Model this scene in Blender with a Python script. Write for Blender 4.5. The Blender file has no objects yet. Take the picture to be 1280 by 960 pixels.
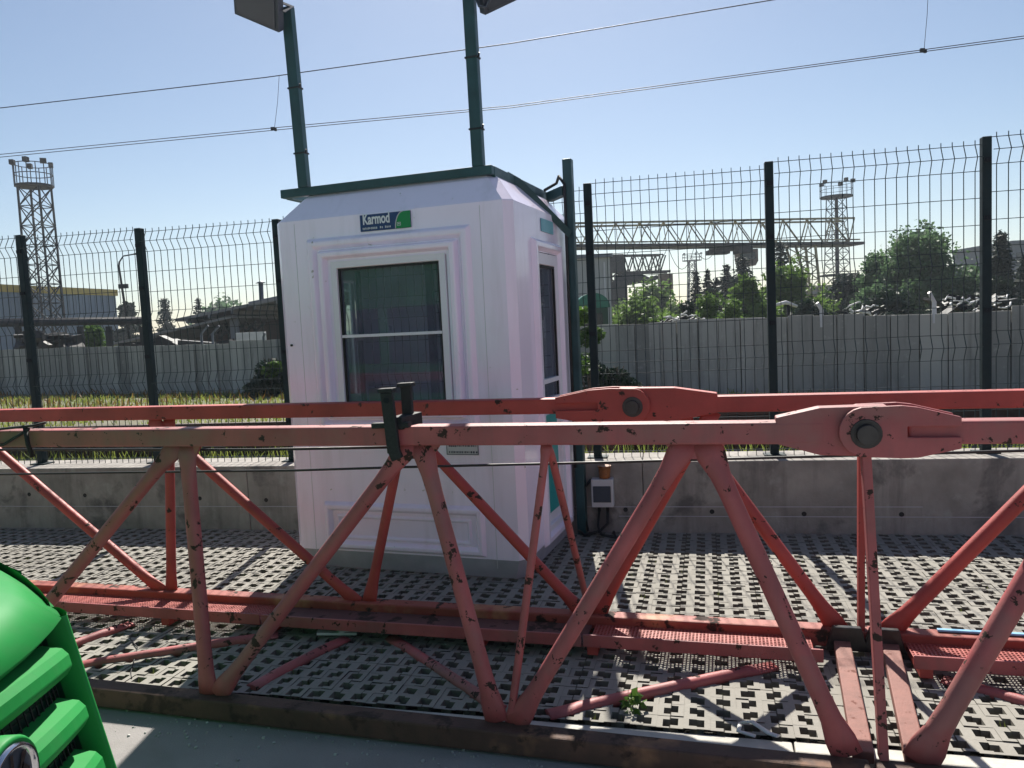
import bpy, bmesh, math, random
from mathutils import Vector, Matrix, Quaternion
R = math.radians
V3 = Vector
random.seed(11)
SC = bpy.context.scene
COL = SC.collection

# ------------------------------------------------------------------ camera
F_PX, W_PX, H_PX, EYE = 965.0, 1280.0, 960.0, 1.57
_d = Vector((582, 12120, F_PX)).normalized()
_up = -_d
_z = Vector((0, 0, 1))
_fw = (_z - _z.dot(_d) * _d).normalized()
_rt = _fw.cross(_up)
if _rt.x < 0:
    _rt = -_rt
AX_X = Vector((_rt.x, _fw.x, _up.x))      # camera right in world
AX_Y = Vector((_rt.y, _fw.y, _up.y))      # camera down in world
AX_Z = Vector((_rt.z, _fw.z, _up.z))      # view direction in world
cam_d = bpy.data.cameras.new('camera')
cam_d.sensor_fit = 'HORIZONTAL'
cam_d.sensor_width = 36.0
cam_d.lens = F_PX / W_PX * 36.0
cam_d.clip_start = 0.05
cam_d.clip_end = 6000
cam = bpy.data.objects.new('camera', cam_d)
COL.objects.link(cam)
m = Matrix((AX_X, -AX_Y, -AX_Z)).transposed().to_4x4()
m.translation = (0, 0, EYE)
cam.matrix_world = m
SC.camera = cam


def at(px, py, Y):
    "world point seen at a photo pixel, on the plane y = Y"
    r = AX_X * ((px - 640) / F_PX) + AX_Y * ((py - 480) / F_PX) + AX_Z
    return Vector((0, 0, EYE)) + r * (Y / r.y)


def on_z(px, py, z):
    r = AX_X * ((px - 640) / F_PX) + AX_Y * ((py - 480) / F_PX) + AX_Z
    return Vector((0, 0, EYE)) + r * ((z - EYE) / r.z)


# ------------------------------------------------------------------ materials
def srgb(r, g, b):
    f = lambda c: (c / 12.92 if c <= .04045 else ((c + .055) / 1.055) ** 2.4)
    return (f(r / 255), f(g / 255), f(b / 255))


class NT:
    def __init__(s, name):
        s.m = bpy.data.materials.new(name)
        s.m.use_nodes = True
        s.t = s.m.node_tree
        s.n = s.t.nodes
        s.b = s.n['Principled BSDF']
        s.co = s.n.new('ShaderNodeTexCoord')

    def link(s, a, b):
        s.t.links.new(a, b)

    def noise(s, scale, detail=4, rough=.6, src=None, stretch=None, dist=0):
        n = s.n.new('ShaderNodeTexNoise')
        n.inputs['Scale'].default_value = scale
        n.inputs['Detail'].default_value = detail
        n.inputs['Roughness'].default_value = rough
        n.inputs['Distortion'].default_value = dist
        v = src or s.co.outputs['Object']
        if stretch:
            mp = s.n.new('ShaderNodeMapping')
            mp.inputs['Scale'].default_value = stretch
            s.link(v, mp.inputs['Vector'])
            v = mp.outputs['Vector']
        s.link(v, n.inputs['Vector'])
        return n.outputs['Fac']

    def ramp(s, fac, lo, hi, a=0., b=1.):
        r = s.n.new('ShaderNodeMapRange')
        r.inputs['From Min'].default_value = lo
        r.inputs['From Max'].default_value = hi
        r.inputs['To Min'].default_value = a
        r.inputs['To Max'].default_value = b
        s.link(fac, r.inputs['Value'])
        return r.outputs['Result']

    def mix(s, fac, a, b, mode='MIX'):
        x = s.n.new('ShaderNodeMix')
        x.data_type = 'RGBA'
        x.blend_type = mode
        for sock, v in ((x.inputs[0], fac), (x.inputs[6], a), (x.inputs[7], b)):
            if isinstance(v, (int, float)):
                sock.default_value = v
            elif isinstance(v, tuple):
                sock.default_value = (*v[:3], 1)
            else:
                s.link(v, sock)
        return x.outputs[2]

    def bump(s, h, strength, dist=.01):
        b = s.n.new('ShaderNodeBump')
        b.inputs['Strength'].default_value = strength
        b.inputs['Distance'].default_value = dist
        s.link(h, b.inputs['Height'])
        s.link(b.outputs['Normal'], s.b.inputs['Normal'])


def mat(name, col, rough=.6, metal=0., var=.18, vscale=5., spots=None, bump=0, bscale=60., streak=None, spec=.5, coat=0, second=None, stretch=None):
    """procedural paint: base colour with blotchy variation, optional chips (colour, scale, threshold, softness)"""
    k = NT(name)
    n1 = k.noise(vscale, 5, .6, stretch=stretch)
    dark = tuple(c * (1 - var) for c in col)
    light = tuple(min(1, c * (1 + var * .8)) for c in col)
    c = k.mix(k.ramp(n1, .3, .7), dark, light)
    if second:
        c = k.mix(k.ramp(k.noise(second[1], 4, .65), second[2], second[2] + .12), c, second[0])
    rsock = None
    if streak:
        c = k.mix(k.ramp(k.noise(streak[1], 4, .7, stretch=(1, 1, .12)), .5, .75, 0, streak[2]), c, streak[0])
    if spots:
        ch = k.ramp(k.noise(spots[1], 5, .65, dist=.25), spots[2], spots[2] + spots[3])
        c = k.mix(ch, c, spots[0])
        rsock = k.ramp(ch, 0, 1, rough, .9)
    k.link(c, k.b.inputs['Base Color'])
    if rsock is not None:
        k.link(rsock, k.b.inputs['Roughness'])
    else:
        k.link(k.ramp(k.noise(vscale * 3, 4), .3, .7, rough * .85, min(1, rough * 1.15)), k.b.inputs['Roughness'])
    k.b.inputs['Metallic'].default_value = metal
    k.b.inputs['Specular IOR Level'].default_value = spec
    k.b.inputs['Coat Weight'].default_value = coat
    k.b.inputs['Coat Roughness'].default_value = .0555
    if bump:
        k.bump(k.noise(bscale, 6, .7), bump)
    return k.m


RUSTDARK = (.035, .018, .012)
M = {}
M['boom'] = mat('faded_red_paint', srgb(162, 83, 83), .55, var=.28, vscale=3.5, spots=(RUSTDARK, 15., .605, .02), bump=.15, bscale=90, second=(srgb(146, 92, 88), 2.2, .52), streak=(srgb(108, 74, 74), 9., .45))
M['boom_back'] = mat('red_paint', srgb(164, 62, 55), .55, var=.28, vscale=4, spots=(RUSTDARK, 14., .625, .02), bump=.15, bscale=90)
M['rusted'] = mat('rusty_chord_paint', srgb(82, 58, 48), .75, var=.3, vscale=6, spots=(RUSTDARK, 7., .55, .08), bump=.3, bscale=70, second=(srgb(132, 94, 68), 3., .58), streak=((.05, .03, .022), 9, .6))
M['pad_paint'] = mat('worn_pink_primer', srgb(132, 86, 76), .7, var=.2, vscale=14, spots=((.14, .05, .035), 24., .62, .05), bump=.25, bscale=110)
M['rear_chord'] = mat('rear_chord_paint', srgb(150, 70, 58), .6, var=.25, vscale=4, spots=(RUSTDARK, 8., .57, .05), bump=.2, bscale=80, second=(srgb(176, 118, 84), 2.6, .52))
M['plate_dark'] = mat('dark_red_plate', srgb(96, 58, 56), .7, var=.35, vscale=4, spots=(RUSTDARK, 8., .56, .06), bump=.2, bscale=60)  # darker red than the rest of the boom
M['steel_dark'] = mat('dark_pin_steel', (.05, .048, .048), .38, .6, var=.3, vscale=20, bump=.1)
M['black'] = mat('black_iron', (.010, .010, .012), .7, .0, var=.3, vscale=25, bump=.1)
M['rubber'] = mat('black_rubber', (.012, .012, .013), .7, var=.3)
M['cable'] = mat('black_cable', (.012, .012, .014), .55, var=.2)
M['booth'] = mat('white_fibreglass', (.93, .82, .97), .22, var=.03, vscale=1.6, coat=.25, streak=((.42, .37, .38), 5., .26), spots=((.40, .35, .33), 16., .67, .05))
M['booth_low'] = mat('grey_plinth', (.42, .40, .45), .6, var=.15, vscale=6)
M['pvc'] = mat('white_pvc', (.78, .74, .80), .35, var=.03)
M['green'] = mat('dark_green_paint', (.016, .062, .068), .45, var=.25, vscale=7, bump=.08)
M['fence'] = mat('dark_green_fence', (.007, .020, .024), .6, .0, var=.25, vscale=9, spec=.25)
M['wire'] = mat('fence_wire_green', (.010, .026, .030), .42, .0, var=.2, spec=.4)
M['lampgrey'] = mat('floodlight_grey', (.055, .065, .09), .5, .2, var=.2)
M['teal'] = mat('teal_sticker', (.0, .30, .29), .35, var=.12, vscale=3)
M['teal2'] = mat('pale_teal_sticker', (.12, .38, .45), .4, var=.12)
M['navy'] = mat('navy_sign', (.008, .035, .14), .4, var=.08)
M['leaf_green'] = mat('sign_green', (.0, .23, .055), .4, var=.08)
M['white'] = mat('white_print', (.75, .75, .77), .5, var=.03)
M['ink'] = mat('dark_print', (.05, .05, .09), .5, var=.1)
M['concrete'] = mat('cast_concrete', (.30, .275, .25), .85, var=.3, vscale=3.2, spots=((.13, .12, .115), 2.6, .55, .12), bump=.45, bscale=38, streak=((.12, .11, .105), 7., .7), second=((.36, .34, .31), 4.5, .58))
M['concrete_far'] = mat('weathered_concrete', (.36, .36, .345), .9, var=.35, vscale=2.5, stretch=(1.6, 1.6, .25), bump=.4, bscale=20, streak=((.10, .10, .10), 3., .6))
M['paver_side'] = mat('dark_paver_side', (.15, .14, .115), .95, var=.4, vscale=20)  # hole walls, darker than the paver tops
M['kerb'] = mat('kerb_concrete', (.5, .48, .43), .85, var=.15, vscale=9, bump=.3)
M['asphalt'] = mat('worn_asphalt', (.27, .252, .246), .9, var=.2, vscale=1.3, bump=.4, bscale=160, spots=((.2, .19, .175), .9, .58, .15))
M['soil'] = mat('dark_soil', (.075, .067, .054), .95, var=.4, vscale=14, bump=.6, bscale=80, second=((.035, .05, .02), 6, .55))
M['ballast'] = mat('track_ballast', (.16, .14, .12), .95, var=.5, vscale=22, bump=1., bscale=30)
M['ground'] = mat('dry_ground', (.13, .12, .075), .95, var=.35, vscale=.6, bump=.5, bscale=12, second=((.09, .12, .035), .5, .5))
M['rail'] = mat('rusty_rail', (.05, .03, .022), .7, .2, var=.35)
M['sleeper'] = mat('concrete_sleeper', (.20, .19, .175), .9, var=.2, bump=.3)
M['bark'] = mat('tree_bark', (.055, .04, .03), .9, var=.4, vscale=9, bump=.5, bscale=30)
M['grey_steel'] = mat('weathered_grey_steel', (.012, .015, .02), .7, .0, var=.25, spec=.15)
M['crane_steel'] = mat('crane_yellow_grey', (.30, .27, .17), .7, .0, var=.35, vscale=.6, spec=.2, second=((.07, .05, .04), 1.2, .5))
M['crane_dark'] = mat('crane_dark_steel', (.04, .04, .045), .7, .0, var=.3, spec=.15)
M['cab_brown'] = mat('crane_cab_brown', (.13, .085, .065), .6, var=.3)
M['metal_roof'] = mat('corrugated_sheet_roof', (.20, .19, .19), .7, var=.25, vscale=.8)
M['shed_wall'] = mat('brown_shed_wall', (.085, .06, .055), .85, var=.3, vscale=.9)
M['factory'] = mat('grey_factory_cladding', (.17, .22, .30), .7, var=.08, vscale=.3)
M['yellow'] = mat('yellow_eave_band', (.42, .30, .05), .6, var=.12)
M['pale_wall'] = mat('pale_render', (.40, .40, .40), .85, var=.1, vscale=.8)
M['flat_grey'] = mat('grey_block_wall', (.16, .17, .20), .85, var=.15, vscale=.5)
M['win_dark'] = mat('dark_window', (.02, .025, .03), .15, var=.2)
M['scrap'] = mat('scrap_metal', (.014, .014, .016), .6, .2, var=.6, vscale=3)
M['scrap_white'] = mat('torn_white_wrap', (.5, .5, .51), .6, var=.2, vscale=4)
M['van'] = mat('gloss_green_paint', (.012, .225, .045), .55, var=.12, vscale=1.5, coat=.0, spec=.2, streak=((.07, .20, .08), 6., .35))
M['van_dark'] = mat('dark_green_plastic', (.005, .045, .025), .5, var=.15)
M['van_glass'] = mat('tinted_glass', (.012, .016, .02), .05, var=.1, spec=.7)
M['grille'] = mat('black_grille_mesh', (.016, .017, .02), .45, .2, var=.3)
M['chrome'] = mat('chrome', (.62, .63, .66), .12, 1., var=.05)
M['headlamp'] = mat('headlamp_lens', (.45, .47, .5), .1, var=.1, coat=.6)
M['tyre'] = M['rubber']
M['plastic'] = mat('light_grey_plastic', (.55, .54, .56), .45, var=.06)
M['smoke'] = mat('smoked_plastic', (.055, .065, .085), .18, var=.1)
M['rust_can'] = mat('rusty_orange_can', (.30, .10, .02), .5, var=.45, vscale=18, spots=((.08, .025, .01), 22, .55, .1))
M['cardboard'] = mat('cardboard', (.30, .18, .09), .8, var=.12)
M['pale_blue'] = mat('pale_blue_strip', (.25, .50, .72), .4, var=.1)
M['booth_in'] = mat('booth_floor', (.25, .23, .22), .7, var=.1)
M['litter'] = mat('pale_litter', (.6, .6, .57), .7, var=.15)
M['dome_green'] = mat('kiosk_green', (.01, .13, .085), .4, var=.15)


def leaf_mat(name, a, b, trans=.35, tint=1.):
    k = NT(name)
    at_ = k.n.new('ShaderNodeAttribute')
    at_.attribute_name = 'tint'
    c = k.mix(at_.outputs['Fac'], a, b)
    k.link(c, k.b.inputs['Base Color'])
    k.b.inputs['Roughness'].default_value = .6
    k.b.inputs['Specular IOR Level'].default_value = .25
    tr = k.n.new('ShaderNodeBsdfTranslucent')
    k.link(k.mix(.5, c, tuple(x * 1.4 for x in b)), tr.inputs['Color'])
    mx = k.n.new('ShaderNodeMixShader')
    mx.inputs[0].default_value = trans
    k.link(k.b.outputs[0], mx.inputs[1])
    k.link(tr.outputs[0], mx.inputs[2])
    k.link(mx.outputs[0], k.n['Material Output'].inputs[0])
    return k.m


M['leaf'] = leaf_mat('broad_leaf', (.03, .075, .018), (.085, .16, .035))
M['leaf_bright'] = leaf_mat('young_leaf', (.045, .10, .025), (.125, .205, .045), .38)
M['leaf_blue'] = leaf_mat('grey_green_leaf', (.045, .095, .045), (.11, .19, .085), .35)
M['needle'] = leaf_mat('dark_needle', (.008, .022, .014), (.022, .045, .028), .12)
M['ivy'] = leaf_mat('ivy_leaf', (.018, .05, .012), (.10, .19, .03), .35)
M['weed'] = leaf_mat('dry_weed', (.27, .095, .03), (.15, .15, .04), .3)
M['grass'] = leaf_mat('grass_blade', (.10, .16, .025), (.24, .27, .06), .4)


def glass_mat(name, tint, refl=.32):
    k = NT(name)
    tr = k.n.new('ShaderNodeBsdfTransparent')
    tr.inputs[0].default_value = (*tint, 1)
    gl = k.n.new('ShaderNodeBsdfGlossy')
    gl.inputs['Roughness'].default_value = .015
    gl.inputs['Color'].default_value = (.85, .9, .95, 1)
    fr = k.n.new('ShaderNodeFresnel')
    fr.inputs['IOR'].default_value = 1.5
    wob = k.n.new('ShaderNodeBump')
    wob.inputs['Strength'].default_value = .02
    k.link(k.noise(2.5, 2), wob.inputs['Height'])
    k.link(wob.outputs[0], gl.inputs['Normal'])
    ml = k.n.new('ShaderNodeMath')
    ml.operation = 'MULTIPLY_ADD'
    ml.inputs[1].default_value = refl
    ml.inputs[2].default_value = .012
    k.link(fr.outputs[0], ml.inputs[0])
    mx = k.n.new('ShaderNodeMixShader')
    k.link(ml.outputs[0], mx.inputs[0])
    k.link(tr.outputs[0], mx.inputs[1])
    k.link(gl.outputs[0], mx.inputs[2])
    df = k.n.new('ShaderNodeBsdfDiffuse')
    df.inputs['Color'].default_value = (.50, .52, .72, 1)  # bluish veil mixed over the pane to imitate its pale reflection
    m2 = k.n.new('ShaderNodeMixShader')
    k.link(k.ramp(k.noise(2.2, 5, .7), .3, .75, .09, .20), m2.inputs[0])
    k.link(mx.outputs[0], m2.inputs[1])
    k.link(df.outputs[0], m2.inputs[2])
    k.link(m2.outputs[0], k.n['Material Output'].inputs[0])
    return k.m


M['glass'] = glass_mat('tinted_window_glass', (.30, .36, .38))
M['glass_clear'] = glass_mat('clear_window_glass', (.70, .85, .82), .2)


def paver_mat():
    k = NT('grass_paver_concrete')
    sp = k.n.new('ShaderNodeSeparateXYZ')
    k.link(k.co.outputs['Object'], sp.inputs[0])

    def joint(sock, pitch, off, w):
        a = k.n.new('ShaderNodeMath'); a.operation = 'ADD'; a.inputs[1].default_value = off
        k.link(sock, a.inputs[0])
        b = k.n.new('ShaderNodeMath'); b.operation = 'PINGPONG'; b.inputs[1].default_value = pitch / 2
        k.link(a.outputs[0], b.inputs[0])
        return k.ramp(b.outputs[0], w * .5, w, 1., 0.)
    jx = joint(sp.outputs[0], PAV_X * 2, PAV_X / 2, .0035)
    jy = joint(sp.outputs[1], PAV_Y * 4, 0, .003)
    mx = k.n.new('ShaderNodeMath'); mx.operation = 'MAXIMUM'
    k.link(jx, mx.inputs[0]); k.link(jy, mx.inputs[1])
    c = k.mix(k.ramp(k.noise(1.6, 5, .65), .3, .7), (.235, .222, .196), (.33, .313, .278))
    c = k.mix(k.ramp(k.noise(70, 3), .35, .7, 0, .5), c, (.24, .23, .205))
    c = k.mix(k.ramp(k.noise(3.3, 5, .7), .56, .75, 0, .55), c, (.19, .185, .16))
    c = k.mix(mx.outputs[0], c, (.07, .065, .055))
    k.link(c, k.b.inputs['Base Color'])
    k.b.inputs['Roughness'].default_value = .9
    k.b.inputs['Specular IOR Level'].default_value = .3
    k.bump(k.noise(140, 4, .7), .35, .004)
    return k.m


PAV_X, PAV_Y = .101, .090
M['paver'] = paver_mat()


# ------------------------------------------------------------------ builders
def tag(o, label=None, cat=None, group=None, kind=None):
    if label: o['label'] = label
    if cat: o['category'] = cat
    if group: o['group'] = group
    if kind: o['kind'] = kind
    return o


def thing(name, label, cat, loc=(0, 0, 0), rz=0., group=None):
    o = bpy.data.objects.new(name, None)
    o.empty_display_size = .2
    COL.objects.link(o)
    o.location = loc
    o.rotation_euler = (0, 0, rz)
    return tag(o, label, cat, group)


def copy_tree(o, parent=None):
    c = o.copy()
    COL.objects.link(c)
    c.parent = parent
    for ch in [x for x in COL.objects if x.parent == o]:
        copy_tree(ch, c)
    return c


def frame_for(d, up=Vector((0, 0, 1))):
    d = d.normalized()
    if abs(d.dot(up)) > .995:
        up = Vector((0, 1, 0)) if abs(d.y) < .9 else Vector((1, 0, 0))
    x = d.cross(up).normalized()
    return x, x.cross(d).normalized()


class MB:
    def __init__(s):
        s.v, s.f, s.mi, s.sm = [], [], [], []
        s.cur, s.smooth = 0, False

    def face(s, idx):
        s.f.append(idx); s.mi.append(s.cur); s.sm.append(s.smooth)

    def quad(s, *pts):
        i = len(s.v)
        s.v += [Vector(p) for p in pts]
        s.face(list(range(i, i + len(pts))))
        return s

    def box(s, c, size, rot=None):
        c = Vector(c)
        i = len(s.v)
        hx, hy, hz = size[0] / 2, size[1] / 2, size[2] / 2
        for dx, dy, dz in ((-1, -1, -1), (1, -1, -1), (1, 1, -1), (-1, 1, -1), (-1, -1, 1), (1, -1, 1), (1, 1, 1), (-1, 1, 1)):
            p = Vector((dx * hx, dy * hy, dz * hz))
            s.v.append(c + (rot @ p if rot else p))
        for f in ((0, 3, 2, 1), (4, 5, 6, 7), (0, 1, 5, 4), (1, 2, 6, 5), (2, 3, 7, 6), (3, 0, 4, 7)):
            s.face([i + k for k in f])
        return s

    def bar(s, p, q, w, h, up=Vector((0, 0, 1))):
        "rectangular bar between two points"
        p, q = Vector(p), Vector(q)
        x, y = frame_for(q - p, up)
        i = len(s.v)
        for e in (p, q):
            for a, b in ((-1, -1), (1, -1), (1, 1), (-1, 1)):
                s.v.append(e + x * (a * w / 2) + y * (b * h / 2))
        for f in ((0, 1, 2, 3), (7, 6, 5, 4), (0, 4, 5, 1), (1, 5, 6, 2), (2, 6, 7, 3), (3, 7, 4, 0)):
            s.face([i + k for k in f])
        return s

    def sweep(s, pts, rad, seg=6, caps=True, normal=None):
        """tube through points; rad = number or list of (a, b) half-sizes per point"""
        pts = [Vector(p) for p in pts]
        n = len(pts)
        if isinstance(rad, (int, float)):
            rad = [(rad, rad)] * n
        rad = [(r, r) if isinstance(r, (int, float)) else r for r in rad]
        i0 = len(s.v)
        x = None
        sm = s.smooth
        s.smooth = seg > 4 or sm
        for k, p in enumerate(pts):
            d = (pts[min(k + 1, n - 1)] - pts[max(k - 1, 0)]).normalized()
            if x is None:
                if normal is not None:
                    y = (normal - normal.dot(d) * d).normalized()
                    x = d.cross(y).normalized()
                else:
                    x, y = frame_for(d)
            else:
                x = (x - x.dot(d) * d).normalized()
            y = x.cross(d)
            for j in range(seg):
                a = 2 * math.pi * (j + .5) / seg
                s.v.append(p + x * (math.cos(a) * rad[k][0]) + y * (math.sin(a) * rad[k][1]))
        for k in range(n - 1):
            for j in range(seg):
                a, b = i0 + k * seg + j, i0 + k * seg + (j + 1) % seg
                s.face([a, b, b + seg, a + seg])
        s.smooth = sm
        if caps:
            s.face([i0 + j for j in range(seg)][::-1])
            s.face([i0 + (n - 1) * seg + j for j in range(seg)])
        return s

    def cyl(s, p, q, r, seg=16, r2=None):
        return s.sweep([p, q], [r, r if r2 is None else r2], seg)

    def prism(s, outline, depth, origin, ex, ey, ez):
        "2D outline (counter-clockwise in ex, ey) from ez=0 to ez=depth"
        origin = Vector(origin)
        n = len(outline)
        i = len(s.v)
        for z in (0, depth):
            for a, b in outline:
                s.v.append(origin + ex * a + ey * b + ez * z)
        s.face([i + k for k in range(n)][::-1])
        s.face([i + n + k for k in range(n)])
        for k in range(n):
            s.face([i + k, i + (k + 1) % n, i + n + (k + 1) % n, i + n + k])
        return s

    def grid(s, rows):
        i = len(s.v)
        w = len(rows[0])
        for r in rows:
            s.v += [Vector(p) for p in r]
        for a in range(len(rows) - 1):
            for b in range(w - 1):
                k = i + a * w + b
                s.face([k, k + 1, k + w + 1, k + w])
        return s

    def build(s, name, mats, parent=None, world=False, bevel=0, tint=None, loc=None, recalc=True):
        if not isinstance(mats, (list, tuple)):
            mats = [mats]
        vs = s.v
        if world and parent is not None:
            root = parent
            chain = Matrix.Identity(4)
            while root is not None:
                chain = root.matrix_basis @ chain
                root = root.parent
            inv = chain.inverted()
            vs = [inv @ v for v in vs]
        if loc is not None:
            L = Vector(loc)
            vs = [v - L for v in vs]
        me = bpy.data.meshes.new(name)
        me.from_pydata([tuple(v) for v in vs], [], s.f)
        for mm in mats:
            me.materials.append(mm)
        me.polygons.foreach_set('material_index', s.mi)
        me.polygons.foreach_set('use_smooth', s.sm)
        if tint is not None:
            a = me.attributes.new('tint', 'FLOAT', 'FACE')
            a.data.foreach_set('value', tint)
        if recalc:
            bm = bmesh.new()
            bm.from_mesh(me)
            bmesh.ops.remove_doubles(bm, verts=bm.verts, dist=1e-5)
            bmesh.ops.recalc_face_normals(bm, faces=bm.faces)
            bm.to_mesh(me)
            bm.free()
        me.update()
        o = bpy.data.objects.new(name, me)
        COL.objects.link(o)
        if parent is not None:
            o.parent = parent
        if loc is not None:
            o.location = loc
        if bevel:
            b = o.modifiers.new('bevel', 'BEVEL')
            b.width = bevel
            b.segments = 2
            b.limit_method = 'ANGLE'
            b.angle_limit = R(40)
        return o


def holed_slab(nx, ny, px, py, hx, hy, depth, jitter=0., skip=None, z0=0., taper=.85, wall_mat=0):
    """slab of nx x ny cells, each with an open rectangular hole, built as plain mesh"""
    b = MB()
    for i in range(nx):
        for j in range(ny):
            if skip and skip(i, j):
                continue
            cx, cy = (i + .5) * px, (j + .5) * py
            dz = z0 + (random.uniform(-jitter, jitter) if jitter else 0)
            a, c = px / 2, py / 2
            w, h = hx / 2, hy / 2
            k = len(b.v)
            for s1, s2 in ((-1, -1), (1, -1), (1, 1), (-1, 1)):
                b.v.append(Vector((cx + s1 * a, cy + s2 * c, dz)))
            jx, jy = random.uniform(.93, 1.06) if jitter else 1, random.uniform(.93, 1.06) if jitter else 1
            for s1, s2 in ((-1, -1), (1, -1), (1, 1), (-1, 1)):
                b.v.append(Vector((cx + s1 * w * jx, cy + s2 * h * jy, dz)))
            for s1, s2 in ((-1, -1), (1, -1), (1, 1), (-1, 1)):
                b.v.append(Vector((cx + s1 * w * taper, cy + s2 * h * taper, dz - depth)))
            for e in range(4):
                f = (e + 1) % 4
                b.face([k + e, k + f, k + 4 + f, k + 4 + e])
                b.cur = wall_mat
                b.face([k + 4 + e, k + 4 + f, k + 8 + f, k + 8 + e])
                b.cur = 0
    return b


def paver_slab(nx, ny, px, py, hx, hy, depth, jitter, skip):
    "grass pavers: every hole is two half holes, slightly offset, as the interlocking blocks leave them"
    b = MB()
    a, c = px / 2, py / 2
    for i in range(nx):
        step = random.choice((-1, 1)) * random.uniform(.002, .007)
        for j in range(ny):
            if skip(i, j):
                continue
            cx, cy = (i + .5) * px, (j + .5) * py
            for sg in (-1, 1):
                dz = random.uniform(-jitter, jitter)
                w = hx / 2 * random.uniform(.9, 1.06)
                h = hy / 2 * random.uniform(.9, 1.06)
                s_ = step * sg + random.uniform(-.002, .002)
                X = lambda t: cx + sg * t
                P = lambda x, y, z: Vector((X(x), cy + y, z))
                b.quad(P(w, -c, dz), P(a, -c, dz), P(a, c, dz), P(w, c, dz))
                b.quad(P(0, h + s_, dz), P(w, h + s_, dz), P(w, c, dz), P(0, c, dz))
                b.quad(P(0, -c, dz), P(w, -c, dz), P(w, -h + s_, dz), P(0, -h + s_, dz))
                b.cur = 1
                e, r = depth, .006
                b.quad(P(w, -h + s_, dz), P(w, h + s_, dz), P(w - r, h + s_ - r, dz - e), P(w - r, -h + s_ + r, dz - e))
                b.quad(P(0, h + s_, dz), P(w, h + s_, dz), P(w - r, h + s_ - r, dz - e), P(0, h + s_ - r, dz - e))
                b.quad(P(0, -h + s_, dz), P(w, -h + s_, dz), P(w - r, -h + s_ + r, dz - e), P(0, -h + s_ + r, dz - e))
                b.cur = 0
    return b


# ------------------------------------------------------------------ the lines everything stands along
def wall_y(x): return 5.71 - .205 * x            # front face of the low concrete wall
WALL_A = math.atan(-.205)
WU = Vector((math.cos(WALL_A), math.sin(WALL_A), 0))      # along the wall
WV = Vector((-math.sin(WALL_A), math.cos(WALL_A), 0))     # away from the camera
WALL_O = Vector((0, 5.71, 0))
PAV_A = R(-14.3)
PU = Vector((math.cos(PAV_A), math.sin(PAV_A), 0))
PV = Vector((-math.sin(PAV_A), math.cos(PAV_A), 0))
PAV_O = Vector((0, 2.972, 0))

# ------------------------------------------------------------------ ground
b = MB()
# yard asphalt in front of the paved strip
A0, A1 = PAV_O - PU * 60, PAV_O + PU * 60
b.grid([[A0 - PV * t + PU * s * 12 + Vector((0, 0, -.066)) for s in range(11)] for t in (80, 40, 20, 10, 5, 2.5, 1, -.02)])
tag(b.build('asphalt_yard', M['asphalt']), kind='structure')
# kerb strip at the edge of the pavers
b = MB()
for k in range(-12, 10):
    c = PAV_O + PU * (k * 1.0 + .5) - PV * .040 + Vector((0, 0, -.092 + random.uniform(-.002, .002)))
    b.box(c, (.994, .076, .16), Matrix.Rotation(PAV_A, 3, 'Z'))
tag(b.build('kerb', M['kerb'], bevel=.006), kind='structure')
# perforated grass pavers: real holes over soil
NX, NY = 168, 40
def pav_skip(i, j):
    p = PAV_O + PU * ((i - 100 + .5) * PAV_X) + PV * ((j + .5) * PAV_Y)
    return p.y > wall_y(p.x) + .05
b = paver_slab(NX, NY, PAV_X, PAV_Y, .058, .052, .06, .003, pav_skip)
o = b.build('paving', [M['paver'], M['paver_side']], recalc=False)
o.location = PAV_O - PU * (100 * PAV_X)
o.rotation_euler = (0, 0, PAV_A)
tag(o, kind='structure')
b = MB()
b.grid([[PAV_O - PU * 14 + PU * s * 2 + PV * t + Vector((0, 0, -.040 + random.uniform(-.008, .008))) for s in range(14)] for t in (0, .5, 1, 1.5, 2, 2.5, 3, 3.5, 4.2)])
tag(b.build('soil', M['soil']), kind='structure')
b = MB()
tints = []
for k in range(2600):
    i, j = random.randrange(NX), random.randrange(NY)
    if pav_skip(i, j) or random.random() > .5:
        continue
    cx, cy = (i - 100 + .5) * PAV_X, (j + .5) * PAV_Y
    for q in range(random.randint(2, 6)):
        p = PAV_O + PU * (cx + random.uniform(-.02, .02)) + PV * (cy + random.uniform(-.018, .018)) + Vector((0, 0, -.044))
        a = random.uniform(0, 6.28)
        d = Vector((math.cos(a), math.sin(a), 0))
        h = random.uniform(.02, .06)
        b.quad(p - d * .003, p + d * .003, p + Vector((random.uniform(-.012, .012), random.uniform(-.012, .012), h)))
        tints.append(random.random() * .6)
tag(b.build('paver_grass', M['grass'], tint=tints, recalc=False), kind='stuff')
b = MB()
random.seed(8)
for k in range(420):
    p = PAV_O + PU * random.uniform(-3.2, 2.2) - PV * (.08 + abs(random.gauss(0, .16)))
    r = random.uniform(.002, .007)
    b.box((p.x, p.y, -.066 + r * .5), (r * random.uniform(1, 2), r * random.uniform(1, 2), r * 1.3), Matrix.Rotation(random.uniform(0, 3), 3, 'Z') @ Matrix.Rotation(random.uniform(-.5, .5), 3, 'X'))
for k in range(500):
    i, j = random.randrange(NX), random.randrange(NY)
    if pav_skip(i, j): continue
    p = PAV_O + PU * ((i - 100 + random.random()) * PAV_X) + PV * ((j + random.random()) * PAV_Y)
    r = random.uniform(.002, .008)
    b.box((p.x, p.y, r * .5), (r * random.uniform(1, 2.2), r * random.uniform(1, 2), r), Matrix.Rotation(random.uniform(0, 3), 3, 'Z'))
tag(b.build('gravel', M['concrete_far']), kind='stuff')
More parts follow.
